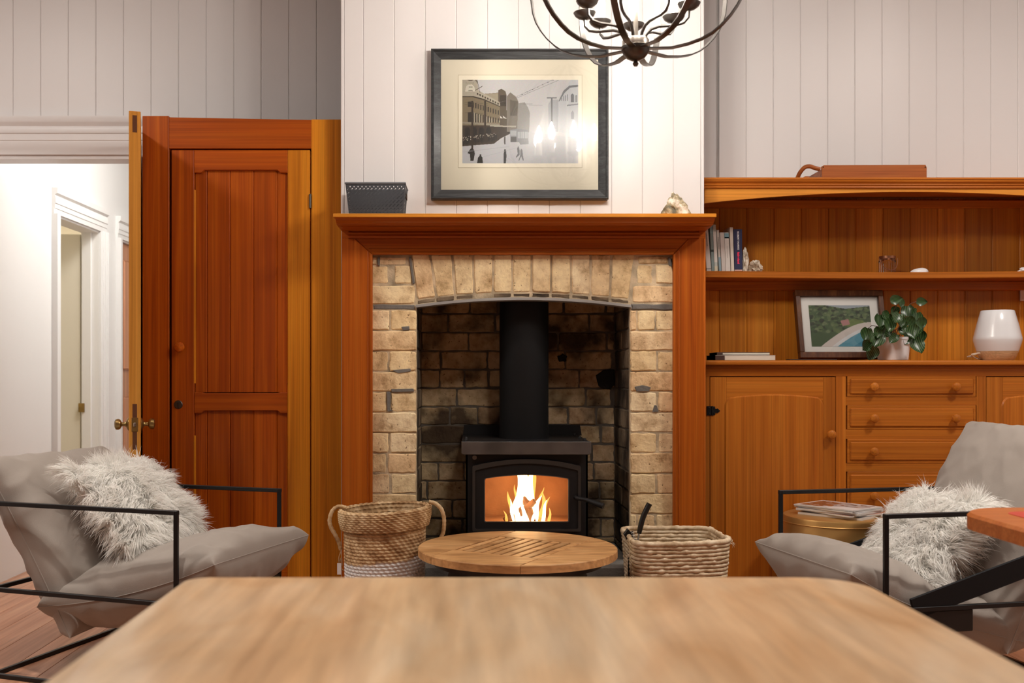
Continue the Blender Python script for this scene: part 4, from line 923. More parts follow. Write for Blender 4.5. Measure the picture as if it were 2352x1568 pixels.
# ================================================================== THINGS IN THE DRESSER
KY = 4.955
def kx(p): return X(p, KY)
sh_top = shf-0.001
def book(t0, t1, b0, b1, ytop, col, label, text_=None, extra=None, zoff=0.0, depth=0.13, mats=None):
    # spine quad: top edge px t0..t1, bottom edge px b0..b1
    z1_ = Z(ytop, KY); z0_ = sh_top
    pts = [(kx(b0), z0_), (kx(b1), z0_), (kx(t1), z1_), (kx(t0), z1_)]
    loc = (kx((b0+b1)/2), KY, z0_)
    b_ = thing('book', label, 'book', loc, group='books standing on the upper dresser shelf')
    MB().prism(pts, KY, KY+depth, 'xz', 0.001).build('cover', plain('cover_'+label[:24].replace(' ', '_'), col, 0.45), b_, smooth=0)
    pg = [(pts[0][0]+0.002, z0_+0.002), (pts[1][0]-0.002, z0_+0.002), (pts[2][0]-0.002, z1_+0.0005), (pts[3][0]+0.002, z1_+0.0005)]
    MB().prism(pg, KY+0.003, KY+depth+0.001, 'xz').build('pages', plain('paper', (0.75, 0.70, 0.60), 0.9), b_, smooth=0)
    ctr = Vector(((pts[0][0]+pts[1][0]+pts[2][0]+pts[3][0])/4, KY-0.0005, 0)); lean = math.atan2((t0+t1-b0-b1)/2/F_PX*KY, z1_-z0_)
    for body, sz_, f, colr, bold in (text_ or []):
        xx = (pts[0][0]+pts[1][0])/2*(1-f)+(pts[2][0]+pts[3][0])/2*f; z_ = z0_+(z1_-z0_)*f
        Mt = Matrix.Translation((xx, KY-0.0006, z_)) @ Matrix.Rotation(lean, 4, 'Y') @ Matrix.Rotation(math.radians(90), 4, 'Y') @ Rx
        if body: text(body, sz_, Mt, plain('ink_%s' % (str(colr)), colr, 0.6), b_, bold=bold)
        else:       # lettering too small to read: short ink marks down the spine
            m = MB(); u_ = -0.03; rq = random.Random(len(label))
            while u_ < 0.03:
                w_ = rq.uniform(0.002, 0.005); m.box(u_, u_+w_, -sz_*0.28, sz_*0.28, -0.0001, 0.0002, 0, 1, Mt); u_ += w_+0.0014
            m.build('lettering', plain('ink_%s' % (str(colr)), colr, 0.6), b_, smooth=0, kind='stuff')
    for (f0, f1, colr) in (extra or []):
        def at_(f, s_): a = pts[0][0]*(1-f)+pts[3][0]*f; b = pts[1][0]*(1-f)+pts[2][0]*f; return (a if s_ == 0 else b, z0_+(z1_-z0_)*f)
        MB().prism([at_(f0, 0), at_(f0, 1), at_(f1, 1), at_(f1, 0)], KY-0.0004, KY+0.001, 'xz').build('spine_band', plain('band_%s' % (str(colr)), colr, 0.5), b_, smooth=0)
    return b_
WB = (0.66, 0.62, 0.58); BK = (0.03, 0.03, 0.035)
book(1615, 1625, 1623, 1634, 505, WB, 'tall white book leaning left, leftmost on the upper dresser shelf', [(None, 0.007, 0.62, (0.2, 0.2, 0.2), 0.0)], [(0.05, 0.06, BK)], depth=0.17)
book(1630, 1637, 1634.5, 1641, 516, (0.22, 0.30, 0.30), 'thin teal-grey book second from left on the upper shelf', None, [(0.42, 0.47, (0.03, 0.05, 0.05)), (0.82, 0.98, (0.25, 0.38, 0.42))])
book(1637.5, 1644, 1641.5, 1649, 515.5, (0.52, 0.58, 0.54), 'pale green and white book beside the thin teal-grey one', None, [(0.0, 0.12, (0.70, 0.66, 0.50)), (0.2, 0.85, (0.72, 0.70, 0.66))])
book(1646, 1651.5, 1652, 1657, 528, (0.60, 0.58, 0.53), 'narrow cream book with black spine lettering and blue foot', [(None, 0.0045, 0.68, (0.03, 0.03, 0.035), 0.0)], [(0.0, 0.35, (0.25, 0.38, 0.45))])
book(1653.5, 1663, 1658, 1667, 533.5, WB, 'plain off-white book left of the one with a sea picture on its spine')
book(1663.5, 1673.5, 1667.5, 1678, 533.5, (0.70, 0.67, 0.63), 'off-white book with a small sea picture at the top of its spine', [(None, 0.0045, 0.5, (0.35, 0.33, 0.30), 0.0)], [(0.85, 0.98, (0.20, 0.36, 0.42)), (0.85, 0.88, (0.02, 0.12, 0.12))])
book(1676, 1683.5, 1679.5, 1686.5, 521.5, (0.72, 0.66, 0.58), 'tall cream book just left of the navy paperback', None, None)
book(1685, 1704.5, 1687.5, 1705.5, 526, (0.022, 0.026, 0.075), 'thick navy paperback with white and red spine lettering', [('ROBERT HARRIS', 0.0125, 0.73, (0.85, 0.85, 0.88), 0.0002), ('fatherland', 0.0145, 0.32, (0.85, 0.03, 0.10), 0.0006)], [(0.02, 0.045, (0.8, 0.5, 0.4))])
m = rock((kx(1714), 4.985, sh_top), 0.018, 0.03, 0.075, 5.5, 4, 0.25, 2.5)
own(m, 'coral_slab', ROCK2, 'tall grey-brown coral slab standing right of the navy paperback', 'coral', (kx(1714), 4.985, sh_top))
own(rock((kx(1737), 4.975, sh_top), 0.028, 0.025, 0.032, 9.2, 4, 0.9, 1.9), 'coral_piece', ROCK2, 'knobbly cream coral lump right of the tall coral slab', 'coral', (kx(1737), 4.975, sh_top))
# glass jar
jc = (X(2038, 4.985), 4.985, sh_top); jr = 0.040
jr_ = thing('glass_jar', 'small ribbed glass candle jar with brown wire handle on the upper dresser shelf', 'jar', jc)
m = MB()
def jf(u, v):
    a = 2*math.pi*u; z = v*0.072; r = jr*(1-0.0*v)*(0.85 if v > 0.85 else 1)*(1+0.03*math.cos(24*a)*(1 if v < 0.8 else 0)); return Vector((jc[0]+r*math.cos(a), jc[1]+r*math.sin(a), jc[2]+0.001+z))
m.grid(jf, 96, 12, cu=True); m.build('jar_body', glassmat('thin_jar_glass', (0.95, 0.88, 0.84)), jr_)
COPPER = plain('brown_copper', (0.30, 0.13, 0.07), 0.35, metal=0.8)
MB().lathe([(jr*0.93, 0.066), (jr*0.98, 0.066), (jr*0.98, 0.079), (jr*0.93, 0.079), (jr*0.93, 0.066)], jc, 32).build('rim_band', COPPER, jr_)
hp = [(jc[0]+0.045*math.cos(a), jc[1]-0.045*0.2-abs(math.sin(a))*0.035, jc[2]+0.070+0.064*math.sin(a)) for a in np.linspace(math.pi, 2*math.pi, 24)]
MB().tube(hp, 0.0019, 6).build('wire_handle', COPPER, jr_)
# seashell
sc_ = (X(2111, 4.985), 4.985, sh_top-0.006)
m = MB()
def shell_f(u, v):
    a = math.pi*(u-0.5)*1.0; th = math.pi*v; return Vector((sc_[0]+0.041*math.cos(th)*(1-0.12*math.sin(2*a))*1.0, sc_[1]+0.022*math.sin(th)*math.sin(a), sc_[2]+0.004+0.026*math.sin(th)**0.8*math.cos(a)*(1+0.25*math.cos(th+0.5))))
m.grid(shell_f, 18, 24); own(m, 'seashell', WHITE, 'white domed seashell on the upper shelf right of the glass jar', 'seashell', sc_)
own(rock((X(2352, 4.98), 4.98, sh_top-0.002), 0.025, 0.02, 0.016, 2.2, 3, 0.6), 'white_coral', WHITE, 'small white coral at the right edge of the upper shelf', 'coral', (X(2352, 4.98), 4.98, sh_top-0.002))
# notebooks, pen tray
def flat_book(p0, p1, y0, y1, za, zb, col, lab, sp):
    t = thing('notebook', lab, 'notebook', (X((p0+p1)/2, 4.86), 4.86, za), group='notebooks lying on the dresser counter')
    xa, xb_ = X(p0, 4.80), X(p1, 4.80)
    MB().box(xa, xb_, y0, y1, za+0.002, zb-0.002, 0.0015).build('pages', plain('paper', (0.75, 0.70, 0.60), 0.9), t)
    MB().box(xa-sp, xb_, y0-0.001, y1+0.002, za, za+0.002).box(xa-sp, xb_, y0-0.001, y1+0.002, zb-0.002, zb).box(xa-sp, xa-sp+0.003, y0, y1, za, zb).build('cover', plain('nb_cover_'+lab[:6], col, 0.6), t)
    MB().box(xa-sp, xa-0.001, y0-0.002, y1-0.01, za+0.001, zb-0.001, 0.001).build('spine', plain('nb_spine', (0.07, 0.035, 0.025), 0.7), t)
flat_book(1662, 1778, 4.78, 4.96, ctz, ctz+0.026, (0.75, 0.70, 0.60), 'thick cream notebook, lower of two lying on the dresser counter', 0.045)
flat_book(1660, 1768, 4.80, 4.95, ctz+0.0262, ctz+0.040, (0.10, 0.09, 0.09), 'thinner dark-covered notebook lying on top of the cream one', 0.028)
tr_ = MB().box(X(1812, 4.75), X(1922, 4.75), 4.74, 4.80, ctz, ctz+0.007, 0.003)
own(tr_, 'pen_case', plain('dark_leather', (0.03, 0.015, 0.012), 0.6), 'thin dark flat case on the counter before the beach picture', 'case', (X(1866, 4.75), 4.77, ctz))
# beach picture
FYB = 4.96; bpx = thing('beach_picture', 'small brown-framed beach picture leaning on the dresser back behind the plant', 'picture', (X(1940, FYB), FYB, ctz))
TI = Matrix.Translation((X(1938, FYB), FYB, ctz+0.012)) @ Matrix.Rotation(math.radians(-14), 4, 'X')
w2 = (2040-1836)/2/F_PX*FYB; h2 = (828-665)/F_PX*FYB
BRF = wood('brown_frame_wood', (0.045, 0.014, 0.006), (0.10, 0.035, 0.012), (0.22, 0.09, 0.03), 'z', across=40)
fw2 = 0.030
for nm_, bx_ in (('frame_rail', (-w2, w2, 0, fw2)), ('frame_rail', (-w2, w2, h2-fw2, h2)), ('frame_rail', (-w2, -w2+fw2*0.8, fw2, h2-fw2)), ('frame_rail', (w2-fw2*0.8, w2, fw2, h2-fw2))):
    MB().box(bx_[0], bx_[1], -0.02, 0.02, bx_[2], bx_[3], 0.002, 1, TI).build(nm_, BRF, bpx)
MB().box(-w2+0.02, w2-0.02, 0.0, 0.006, 0.02, h2-0.02, 0, 1, TI).build('mount', plain('white_mount', (0.78, 0.76, 0.72), 0.9), bpx)
BI = raster(150, 95, (58, 84, 52))
for k in range(300):
    a, b = r_.uniform(0, 150), r_.uniform(0, 62); c_ = r_.choice([(38, 58, 38), (70, 92, 62), (92, 112, 70), (30, 44, 32), (110, 125, 90)]); s_ = r_.uniform(2, 6)
    fill(BI, [(a+s_*math.cos(t)*1.2, b+s_*math.sin(t)*0.8) for t in np.linspace(0, 6.28, 7)[:-1]], c_, 0.8)
fill(BI, [(0, 0), (40, 0), (90, 8), (150, 2), (150, 0)], (150, 160, 168))
fill(BI, [(70, 45), (110, 30), (150, 44), (150, 60), (100, 50)], (120, 138, 70), 0.7)
fill(BI, [(75, 36), (95, 32), (98, 44), (80, 48)], (168, 120, 118))
arc1 = [(22+128*t, 95-56*math.sin(t*math.pi/2)) for t in np.linspace(0, 1, 20)]
fill(BI, arc1+[(150, 95)], (205, 195, 188)); fill(BI, [(x_+14, y_+9) for x_, y_ in arc1]+[(170, 110), (40, 104)], (214, 214, 214)); fill(BI, [(x_+20, y_+14) for x_, y_ in arc1]+[(180, 120), (50, 110)], (92, 150, 168)); fill(BI, [(x_+40, y_+26) for x_, y_ in arc1]+[(200, 130), (70, 120)], (62, 128, 150))
def ti(x_, z_): return TI @ Vector((x_, -0.0012, z_))
wp = w2-0.055-0.012; o_ = ti(-wp, h2-0.075); u_ = ti(wp, h2-0.075)-o_; v_ = ti(-wp, 0.062)-o_
picture('print', BI, o_, u_, v_, bpx, attrmat('photo_print', 0.7))
MB().box(-w2+0.022, w2-0.022, -0.008, -0.007, 0.022, h2-0.022, 0, 1, TI).build('glass', glassmat('small_glass'), bpx)
# plant
plc = Vector((X(2051, 4.80), 4.80, ctz)); pt_ = thing('potted_plant', 'striped watermelon-leaf plant trailing from a white pot on the dresser', 'plant', tuple(plc))
rb, rt, ph_ = 0.068, 0.079, 0.112
MB().lathe([(0, 0.0), (rb-0.004, 0.0), (rb, 0.004), (rt, ph_-0.014), (rt+0.002, ph_-0.013), (rt+0.003, ph_), (rt-0.003, ph_), (rt-0.008, ph_-0.02), (0, ph_-0.02)], plc, 40).build('pot', WHITE, pt_)
MB().lathe([(0, ph_-0.016), (rt-0.006, ph_-0.018), (rt-0.006, ph_-0.021)], plc, 24).build('soil', plain('soil', (0.03, 0.02, 0.012), 1, bump=1), pt_)
lm, nt, bs = newmat('striped_leaf'); tc = nt.nodes.new('ShaderNodeTexCoord'); sp_ = nt.nodes.new('ShaderNodeSeparateXYZ'); L(nt, tc, 'Object', sp_, 0)
ab = nt.nodes.new('ShaderNodeMath'); ab.operation = 'ABSOLUTE'; L(nt, sp_, 'X', ab, 0)
mu1 = nt.nodes.new('ShaderNodeMath'); mu1.operation = 'MULTIPLY'; mu1.inputs[1].default_value = 900; L(nt, ab, 0, mu1, 0)
si = nt.nodes.new('ShaderNodeMath'); si.operation = 'COSINE'; L(nt, mu1, 0, si, 0)
rr_ = ramp(nt, [(0.0, (0.008, 0.03, 0.007)), (0.6, (0.013, 0.045, 0.011)), (1.0, (0.10, 0.18, 0.06))]); mr_ = nt.nodes.new('ShaderNodeMapRange'); mr_.inputs['From Min'].default_value = -1
L(nt, si, 0, mr_, 0); L(nt, mr_, 0, rr_, 0); L(nt, rr_, 0, bs, 'Base Color'); bs.inputs['Roughness'].default_value = 0.32
def leaf_mesh(s_=0.05):
    m = MB()
    def f(u, v):   # u across -1..1, v along 0..1
        uu = 2*u-1; w_ = 0.45*s_*(math.sin(math.pi*min(1, v*0.93+0.07)**0.75))**0.8*(1 if v < 0.999 else 0.02)
        return Vector((uu*w_, -0.12*s_*(uu*uu)-0.22*s_*v*v, s_*(v-0.05) - (0.05*s_*(abs(uu)) if v < 0.1 else 0)))
    m.grid(f, 7, 8)
    me = bpy.data.meshes.new('leaf'); m.bm.to_mesh(me); m.bm.free(); me.polygons.foreach_set('use_smooth', [True]*len(me.polygons)); me.materials.append(lm); return me
LM = leaf_mesh(0.064)
LP_ = [(2018, 736, 190, 1.15), (2046, 744, 200, 1.0), (2084, 715, 170, 1.05), (2064, 730, 205, .9), (2105, 730, 190, 1.05), (2116, 738, 170, .8), (1992, 765, 185, 1.0), (2022, 778, 200, 1.15), (2003, 785, 170, 1.1), (2044, 765, 235, 1.0), (2058, 776, 215, .8), (2095, 758, 180, 1.0), (2110, 756, 190, 1.0), (2101, 792, 170, 1.15), (2113, 772, 180, 1.0), (1994, 797, 240, .95), (2010, 808, 215, 1.0), (2072, 760, 150, .8), (2070, 694, 180, .6), (2046, 698, 90, .8), (2106, 699, 100, .7), (2030, 722, 160, .7), (2052, 720, 180, .8), (2076, 745, 190, .7), (2088, 736, 170, .8), (2001, 772, 210, .9), (2092, 775, 200, .9), (2034, 758, 160, .7), (2060, 712, 200, .7), (2099, 715, 210, .75), (2017, 760, 190, .8), (2108, 785, 200, .8), (2040, 730, 180, .8), (2069, 735, 170, .8)]
for i, (px_, py2, ang, sc2) in enumerate(LP_):
    Yl = 4.80-0.075+0.05*random.random()*(-1 if i % 2 else 1) + (0.02 if py2 < 725 else -0.02)
    if 2014 < px_ < 2090 and py2 > 745: Yl = 4.70
    p = P(px_, py2-10*sc2, Yl)
    o = link('leaf', LM, None, pt_, loc=p-plc); o.rotation_euler = (math.radians(random.uniform(-25, 15)), math.radians(ang+random.uniform(-12, 12)), math.radians(random.uniform(-35, 35))); o.scale = (sc2*1.05,)*3
    if i % 2 == 0:
        r0 = plc+Vector((random.uniform(-.04, .04), random.uniform(-.03, .03), ph_-0.02)); mid = (r0+p)/2+Vector((0, 0, 0.04))
        MB().tube([r0, r0.lerp(mid, .5)+Vector((0, 0, .015)), mid, p.lerp(mid, .4)+Vector((0, 0, .012)), p], 0.0016, 6).build('stem', plain('stem', (0.12, 0.05, 0.03), 0.5), pt_)
# lamp
lc = Vector((X(2291, 4.84), 4.84, ctz)); lp = thing('table_lamp', 'unlit white glass table lamp with pale wooden base at the right of the dresser counter', 'lamp', tuple(lc))
MB().lathe([(0, 0), (0.066, 0), (0.078, 0.012), (0.092, 0.046), (0.0, 0.046)], lc, 48).build('base', wood('pale_lamp_wood', (0.55, 0.38, 0.20), (0.68, 0.50, 0.30), (0.76, 0.60, 0.40), 'x', coat=0.1), lp)
MB().lathe([(0.092, 0.0465), (0.1015, 0.078), (0.107, 0.098), (0.1075, 0.108), (0.105, 0.118), (0.093, 0.170), (0.0745, 0.240), (0.071, 0.243), (0.067, 0.240), (0.085, 0.17)], lc, 48).build('lamp_shade', plain('milk_glass', (0.78, 0.80, 0.82), 0.2, coat=0.4), lp)
cdp = [lc+Vector(v) for v in ((-0.05, 0.03, 0.008), (-0.10, 0.0, 0.010), (-0.14, -0.03, 0.030), (-0.10, -0.03, 0.036), (-0.135, 0.02, 0.02), (-0.09, 0.05, 0.02), (0, 0.1, 0.005), (0.1, 0.12, 0.05), (0.16, 0.2, 0.12), (0.24, 0.27, 0.17))]
def smoothp(pts, n=6):
    out = []
    for i in range(len(pts)-1):
        p0, p1, p2, p3 = pts[max(i-1, 0)], pts[i], pts[i+1], pts[min(i+2, len(pts)-1)]
        for t in np.linspace(0, 1, n, endpoint=False):
            out.append(0.5*((2*p1)+(p2-p0)*t+(2*p0-5*p1+4*p2-p3)*t*t+(3*p1-p0-3*p2+p3)*t**3))
    return out+[pts[-1]]
MB().tube(smoothp(cdp), 0.0027, 8).build('cord', plain('cream_cord', (0.7, 0.62, 0.5), 0.5), lp)
so = thing('wall_socket', 'white power socket on the dresser back above the lamp', 'socket', (X(2358, WY-0.02), WY-0.02, Z(675, WY)))
MB().box(X(2343, WY-.02), X(2376, WY-.02), WY-0.026, WY-0.014, Z(691, WY-.02), Z(660, WY-.02), 0.003).build('face_plate', WHITE, so)
MB().box(X(2352, WY-.02), X(2358, WY-.02), WY-0.029, WY-0.026, Z(679, WY-.02), Z(672, WY-.02), 0.001).build('switch', WHITE, so)
# tray on top
TW = wood('tray_wood', (0.22, 0.055, 0.012), (0.36, 0.10, 0.022), (0.46, 0.15, 0.035), 'x')
ty0, ty1 = 4.80, 5.08; tx0, tx1 = X(1888, ty0), X(2129, ty0); tzt = Z(378, ty0)
ty = thing('wooden_tray', 'brown wooden tray with looped end handle lying on top of the dresser', 'tray', ((tx0+tx1)/2, 4.94, utz))
for yy in (ty0, ty1-0.012):
    MB().prism([(tx0, utz), (tx1-0.004, utz), (tx1, utz+0.02), (tx1, tzt-0.012), (tx1-0.006, tzt), (tx0+0.01, tzt-0.002), (tx0, tzt-0.008)], yy, yy+0.012, 'xz', 0.002).build('tray_side', TW, ty)
MB().box(tx0, tx1, ty0+0.012, ty1-0.012, utz, utz+0.008).build('tray_base', TW, ty)
MB().box(tx1-0.012, tx1, ty0+0.012, ty1-0.012, utz, tzt-0.01, 0.002).build('tray_end', TW, ty)
MB().box(tx0, tx0+0.012, ty0+0.012, ty1-0.012, utz, tzt-0.02, 0.002).build('tray_end', TW, ty)
hx0 = X(1850, 4.9)
hpth = smoothp([Vector(v) for v in ((tx0+0.006, 4.845, utz+0.075), (tx0-0.022, 4.845, utz+0.082), (tx0-0.040, 4.85, utz+0.090), (tx0-0.062, 4.86, utz+0.088), (tx0-0.080, 4.875, utz+0.066), (tx0-0.086, 4.90, utz+0.040), (tx0-0.070, 4.95, utz+0.030), (tx0-0.05, 5.0, utz+0.03), (tx0+0.004, 5.02, utz+0.03))], 5)
MB().tube(hpth, 0.010, 10).build('tray_handle', TW, ty)
for xx in (tx0+0.006, tx1-0.008):
    for z_ in (utz+0.013, tzt-0.012): MB().lathe([(0.0035, 0), (0.003, 0.0015), (0, 0.002)], (xx, ty0, z_), 8, Mn).build('screw', HOLE, ty)
# ================================================================== BASKETS
WICK = rockmat('woven_grass', (0.36, 0.21, 0.09), (0.55, 0.36, 0.18), (0.68, 0.50, 0.29), 22)
wbm, nt, bs = newmat('dipped_grass'); mp = coords(nt, (1, 1, 1), False); n_ = nt.nodes.new('ShaderNodeTexNoise'); n_.inputs['Scale'].default_value = 26; n_.inputs['Detail'].default_value = 4; L(nt, mp, 0, n_, 'Vector')
rA = ramp(nt, [(0.36, (0.34, 0.19, 0.08)), (0.5, (0.55, 0.35, 0.17)), (0.66, (0.70, 0.51, 0.29))]); L(nt, n_, 'Fac', rA, 0)
sp_ = nt.nodes.new('ShaderNodeSeparateXYZ'); L(nt, mp, 0, sp_, 0); nn_ = nt.nodes.new('ShaderNodeMath'); nn_.operation = 'MULTIPLY_ADD'; nn_.inputs[1].default_value = 0.04; L(nt, n_, 'Fac', nn_, 0); L(nt, sp_, 'Z', nn_, 2)
ma_ = nt.nodes.new('ShaderNodeMath'); ma_.operation = 'MULTIPLY_ADD'; ma_.inputs[1].default_value = -0.12; L(nt, sp_, 'X', ma_, 0); L(nt, nn_, 0, ma_, 2)
gt = nt.nodes.new('ShaderNodeMapRange'); gt.inputs['From Min'].default_value = 0.388; gt.inputs['From Max'].default_value = 0.378; L(nt, ma_, 0, gt, 0)
mxx = nt.nodes.new('ShaderNodeMix'); mxx.data_type = 'RGBA'; L(nt, gt, 0, mxx, 0); L(nt, rA, 0, mxx, 6); mxx.inputs[7].default_value = (0.78, 0.76, 0.74, 1); L(nt, mxx, 2, bs, 'Base Color'); bs.inputs['Roughness'].default_value = 0.75
bY = 4.14; bC = np.array([X(884, bY), bY, 0.0]); RB = 0.178
rbk = thing('round_basket', 'tall round woven grass basket with folded rim and white-dipped base', 'basket', tuple(bC))
def woven(name, prof_fn, nrow, nst, rows_pts, tilt, parent, mat, amp=0.006):
    nth = nst*6; nz = nrow*rows_pts
    th = np.linspace(0, 2*np.pi, nth, endpoint=False); t = np.linspace(0, 1, nz+1)
    TH, T_ = np.meshgrid(th, t); R_, Zz = prof_fn(T_); row_ = np.floor(T_*nrow-1e-9); fr = T_*nrow-row_
    ph2 = (TH*nst/(2*np.pi)+0.5*row_+0.25*(fr-0.5)+0.06*np.sin(7*TH+row_*1.3))
    bump = np.sqrt(np.clip(np.sin(np.pi*fr), 0, 1))*(0.08+0.92*np.abs(np.sin(np.pi*ph2))**0.8)*amp
    R_ = R_+bump+0.0015*np.sin(3*TH)
    Zz = Zz+0.003*np.sin(np.pi*2*ph2)*0.5
    x_ = R_*np.cos(TH); y_ = R_*np.sin(TH); z_ = Zz+tilt*x_*(np.clip(Zz/0.5, 0, 1))
    V_ = np.stack([x_+bC[0], y_+bC[1], z_], -1).reshape(-1, 3)
    idx = np.arange((nz+1)*nth).reshape(nz+1, nth); nx_ = np.roll(idx, -1, 1)
    Fq = np.stack([idx[:-1], nx_[:-1], nx_[1:], idx[1:]], -1).reshape(-1, 4)
    return np_mesh(name, V_, Fq, mat, parent)
rimz = Z(1164, bY)
def body_prof(t): z = t*(rimz-0.06)+0.002; return RB*(0.86+0.065*np.clip(z/0.45, 0, 1)**0.8), z
woven('basket_body', body_prof, 38, 46, 6, 0.05, rbk, wbm)
def cuff_prof(t):  # out and over: from outer bottom of the cuff up across the lip and down inside
    a = np.clip(t/0.42, 0, 1); b = np.clip((t-0.42)/0.14, 0, 1); c_ = np.clip((t-0.56)/0.44, 0, 1)
    R_ = RB*1.0+0.012*np.sin(a*np.pi*0.6)-0.012*(1-np.cos(b*np.pi))/1.0-0.012*c_
    z = rimz-0.082+0.075*a+0.008*np.sin(b*np.pi)-0.16*c_
    return R_, z
woven('folded_cuff', cuff_prof, 20, 44, 6, 0.05, rbk, WICK, 0.005)
MB().lathe([(0, 0.006), (RB*0.9, 0.006)], tuple(bC), 40).build('basket_base', WICK, rbk)
for q_, pts in ((-1, [(795, 1166), (778, 1163), (764, 1172), (757, 1192), (760, 1210), (770, 1228), (778, 1245), (783, 1262)]), (1, [(985, 1152), (1000, 1156), (1013, 1168), (1019, 1185), (1020, 1203), (1018, 1222), (1012, 1236)])):
    path = smoothp([P(a, b, bY-0.01) for a, b in pts], 6)
    h_ = MB().tube(path, [0.0085*(1+0.10*math.sin(i*2.1)) for i in range(len(path))], 10).build('handle', WICK, rbk)
    e_ = path[-1]
    m = MB()
    for k in range(5):
        m.tube([e_+Vector((random.uniform(-.004, .004), -0.004, 0)), e_+Vector((random.uniform(-.008, .008), -.004, -0.03)), e_+Vector((random.uniform(-.014, .014), -.004, -0.06)), e_+Vector((random.uniform(-.016, .016), -.004, -0.085))], 0.0018, 5)
    m.build('frayed_end', WICK, rbk)
tagp = P(779, 1305, bY-0.03)
MB().box(tagp.x-0.008, tagp.x+0.008, bY-0.031, bY-0.029, tagp.z-0.025, tagp.z+0.022).build('paper_tag', WHITE, rbk)
# rectangular coiled basket
rx0, rx1, ry0, ry1 = 0.652, 1.035, 3.96, 4.335; rc = thing('rectangular_basket', 'pale coiled palm-leaf rectangular basket right of the coffee table', 'basket', ((rx0+rx1)/2, (ry0+ry1)/2, 0))
PALM = rockmat('palm_coil', (0.50, 0.36, 0.21), (0.68, 0.53, 0.35), (0.80, 0.67, 0.48), 30)
def rrect(x0, x1, y0, y1, r, n=14, m_=5):
    pts = []
    for cx_, cy_, a0 in ((x1-r, y0+r, -90), (x1-r, y1-r, 0), (x0+r, y1-r, 90), (x0+r, y0+r, 180)):
        for k in range(m_): a = math.radians(a0+90*k/(m_-1)); pts.append(Vector((cx_+r*math.cos(a), cy_+r*math.sin(a), 0)))
    out = []
    for i in range(len(pts)):
        a, b = pts[i], pts[(i+1) % len(pts)]; l = (b-a).length; k = max(1, int(l/0.008)); out += [a.lerp(b, j/k) for j in range(k)]
    return out
nco = 29; rzt = 0.452
for k in range(nco):
    f = k/(nco-1); ins = 0.03*(1-f); z_ = 0.011+f*(rzt-0.011)
    pth = rrect(rx0+ins, rx1-ins, ry0+ins, ry1-ins, 0.055); w_ = 0.0105 if k == nco-1 else 0.0085
    nP = len(pth); ph0 = random.randint(0, 14); rad = []
    for i, p in enumerate(pth):
        dip = 0.010*math.sin(math.pi*max(0, min(1, (p.x-rx0)/(rx1-rx0))))*f*f if p.y < ry0+0.08 else 0
        tilt_ = 0.012*((p.x-rx0)/(rx1-rx0)-0.5)*f if p.y < ry0+0.1 else 0
        p.z = z_-dip*0.6+tilt_ + 0.0006*math.sin(i*0.9+k)
        rad.append(w_*(1.0+(0.28 if (i+ph0) % 17 in (0, 1) else 0.04*math.sin(i*1.7))))
    MB().tube(pth, rad, 8, closed=True).build('coil', PALM, rc, smooth=60)
MB().box(rx0+0.03, rx1-0.03, ry0+0.03, ry1-0.03, 0.004, 0.014).build('basket_base', PALM, rc)
m = MB(); c = Vector((rx1-0.004, ry0+0.03, rzt))
for k in range(12): m.tube([c, c+Vector((random.uniform(.006, .014), random.uniform(-.01, .01), random.uniform(-.012, .01))), c+Vector((random.uniform(.012, .026), random.uniform(-.01, .01), random.uniform(-.03, .006)))], 0.0007, 4)
m.build('frayed_end', PALM, rc)
# tools in it
hd0, hd1 = P(1470, 1232, 4.08), P(1492, 1163, 4.08)
tg = thing('fire_tool', 'black-handled fire tool sticking up from the rectangular basket', 'fire tool', (hd0.x-0.02, 4.1, 0.03))
pp = smoothp([P(1468, 1225, 4.08), P(1472, 1205, 4.08), P(1478, 1185, 4.08), P(1486, 1168, 4.08), P(1492, 1156, 4.08)], 5)
MB().tube(pp, [0.009, 0.0095, 0.010, 0.0105, 0.011]+[0.0115]*(len(pp)-6)+[0.0125], 14).build('handle', plain('black_grip', (0.012, 0.012, 0.012), 0.25), tg)
MB().tube([P(1468, 1222, 4.08), P(1464, 1250, 4.08), Vector((hd0.x-0.02, 4.1, 0.03))], 0.006, 8, flat=0.6).build('shaft', STEEL, tg)
sp0 = P(1452, 1219, 4.06)
hel = [sp0+Vector((0.0065*math.cos(t)+0.00011*t*3, 0.0065*math.sin(t), -0.0011*t)) for t in np.linspace(0, 2*math.pi*7, 90)]
spm = thing('coil_handle_tool', 'spring-handled metal lid lifter beside the fire tool in the basket', 'fire tool', (sp0.x, sp0.y, 0.03))
MB().tube(hel, 0.0013, 5).build('coil_grip', STEEL, spm)
MB().tube([sp0+Vector((0.0, 0, 0)), Vector((sp0.x+0.01, sp0.y, 0.03))], 0.003, 8).build('shaft', BLACKM, spm)
brm = thing('hearth_brush', 'dark flat brush tucked in the left corner of the rectangular basket', 'brush', (X(1443, 4.12), 4.12, 0.03))
MB().prism([(X(1432, 4.12), Z(1226, 4.12)), (X(1441, 4.12), Z(1213, 4.12)), (X(1450, 4.12), Z(1222, 4.12)), (X(1452, 4.12), Z(1244, 4.12)), (X(1440, 4.12), Z(1240, 4.12))], 4.11, 4.13, 'xz', 0.002).build('brush_head', BLACKM, brm)
MB().bar((X(1446, 4.12), 4.12, Z(1240, 4.12)), (X(1446, 4.12), 4.12, 0.03), 0.012).build('brush_handle', BLACKM, brm)
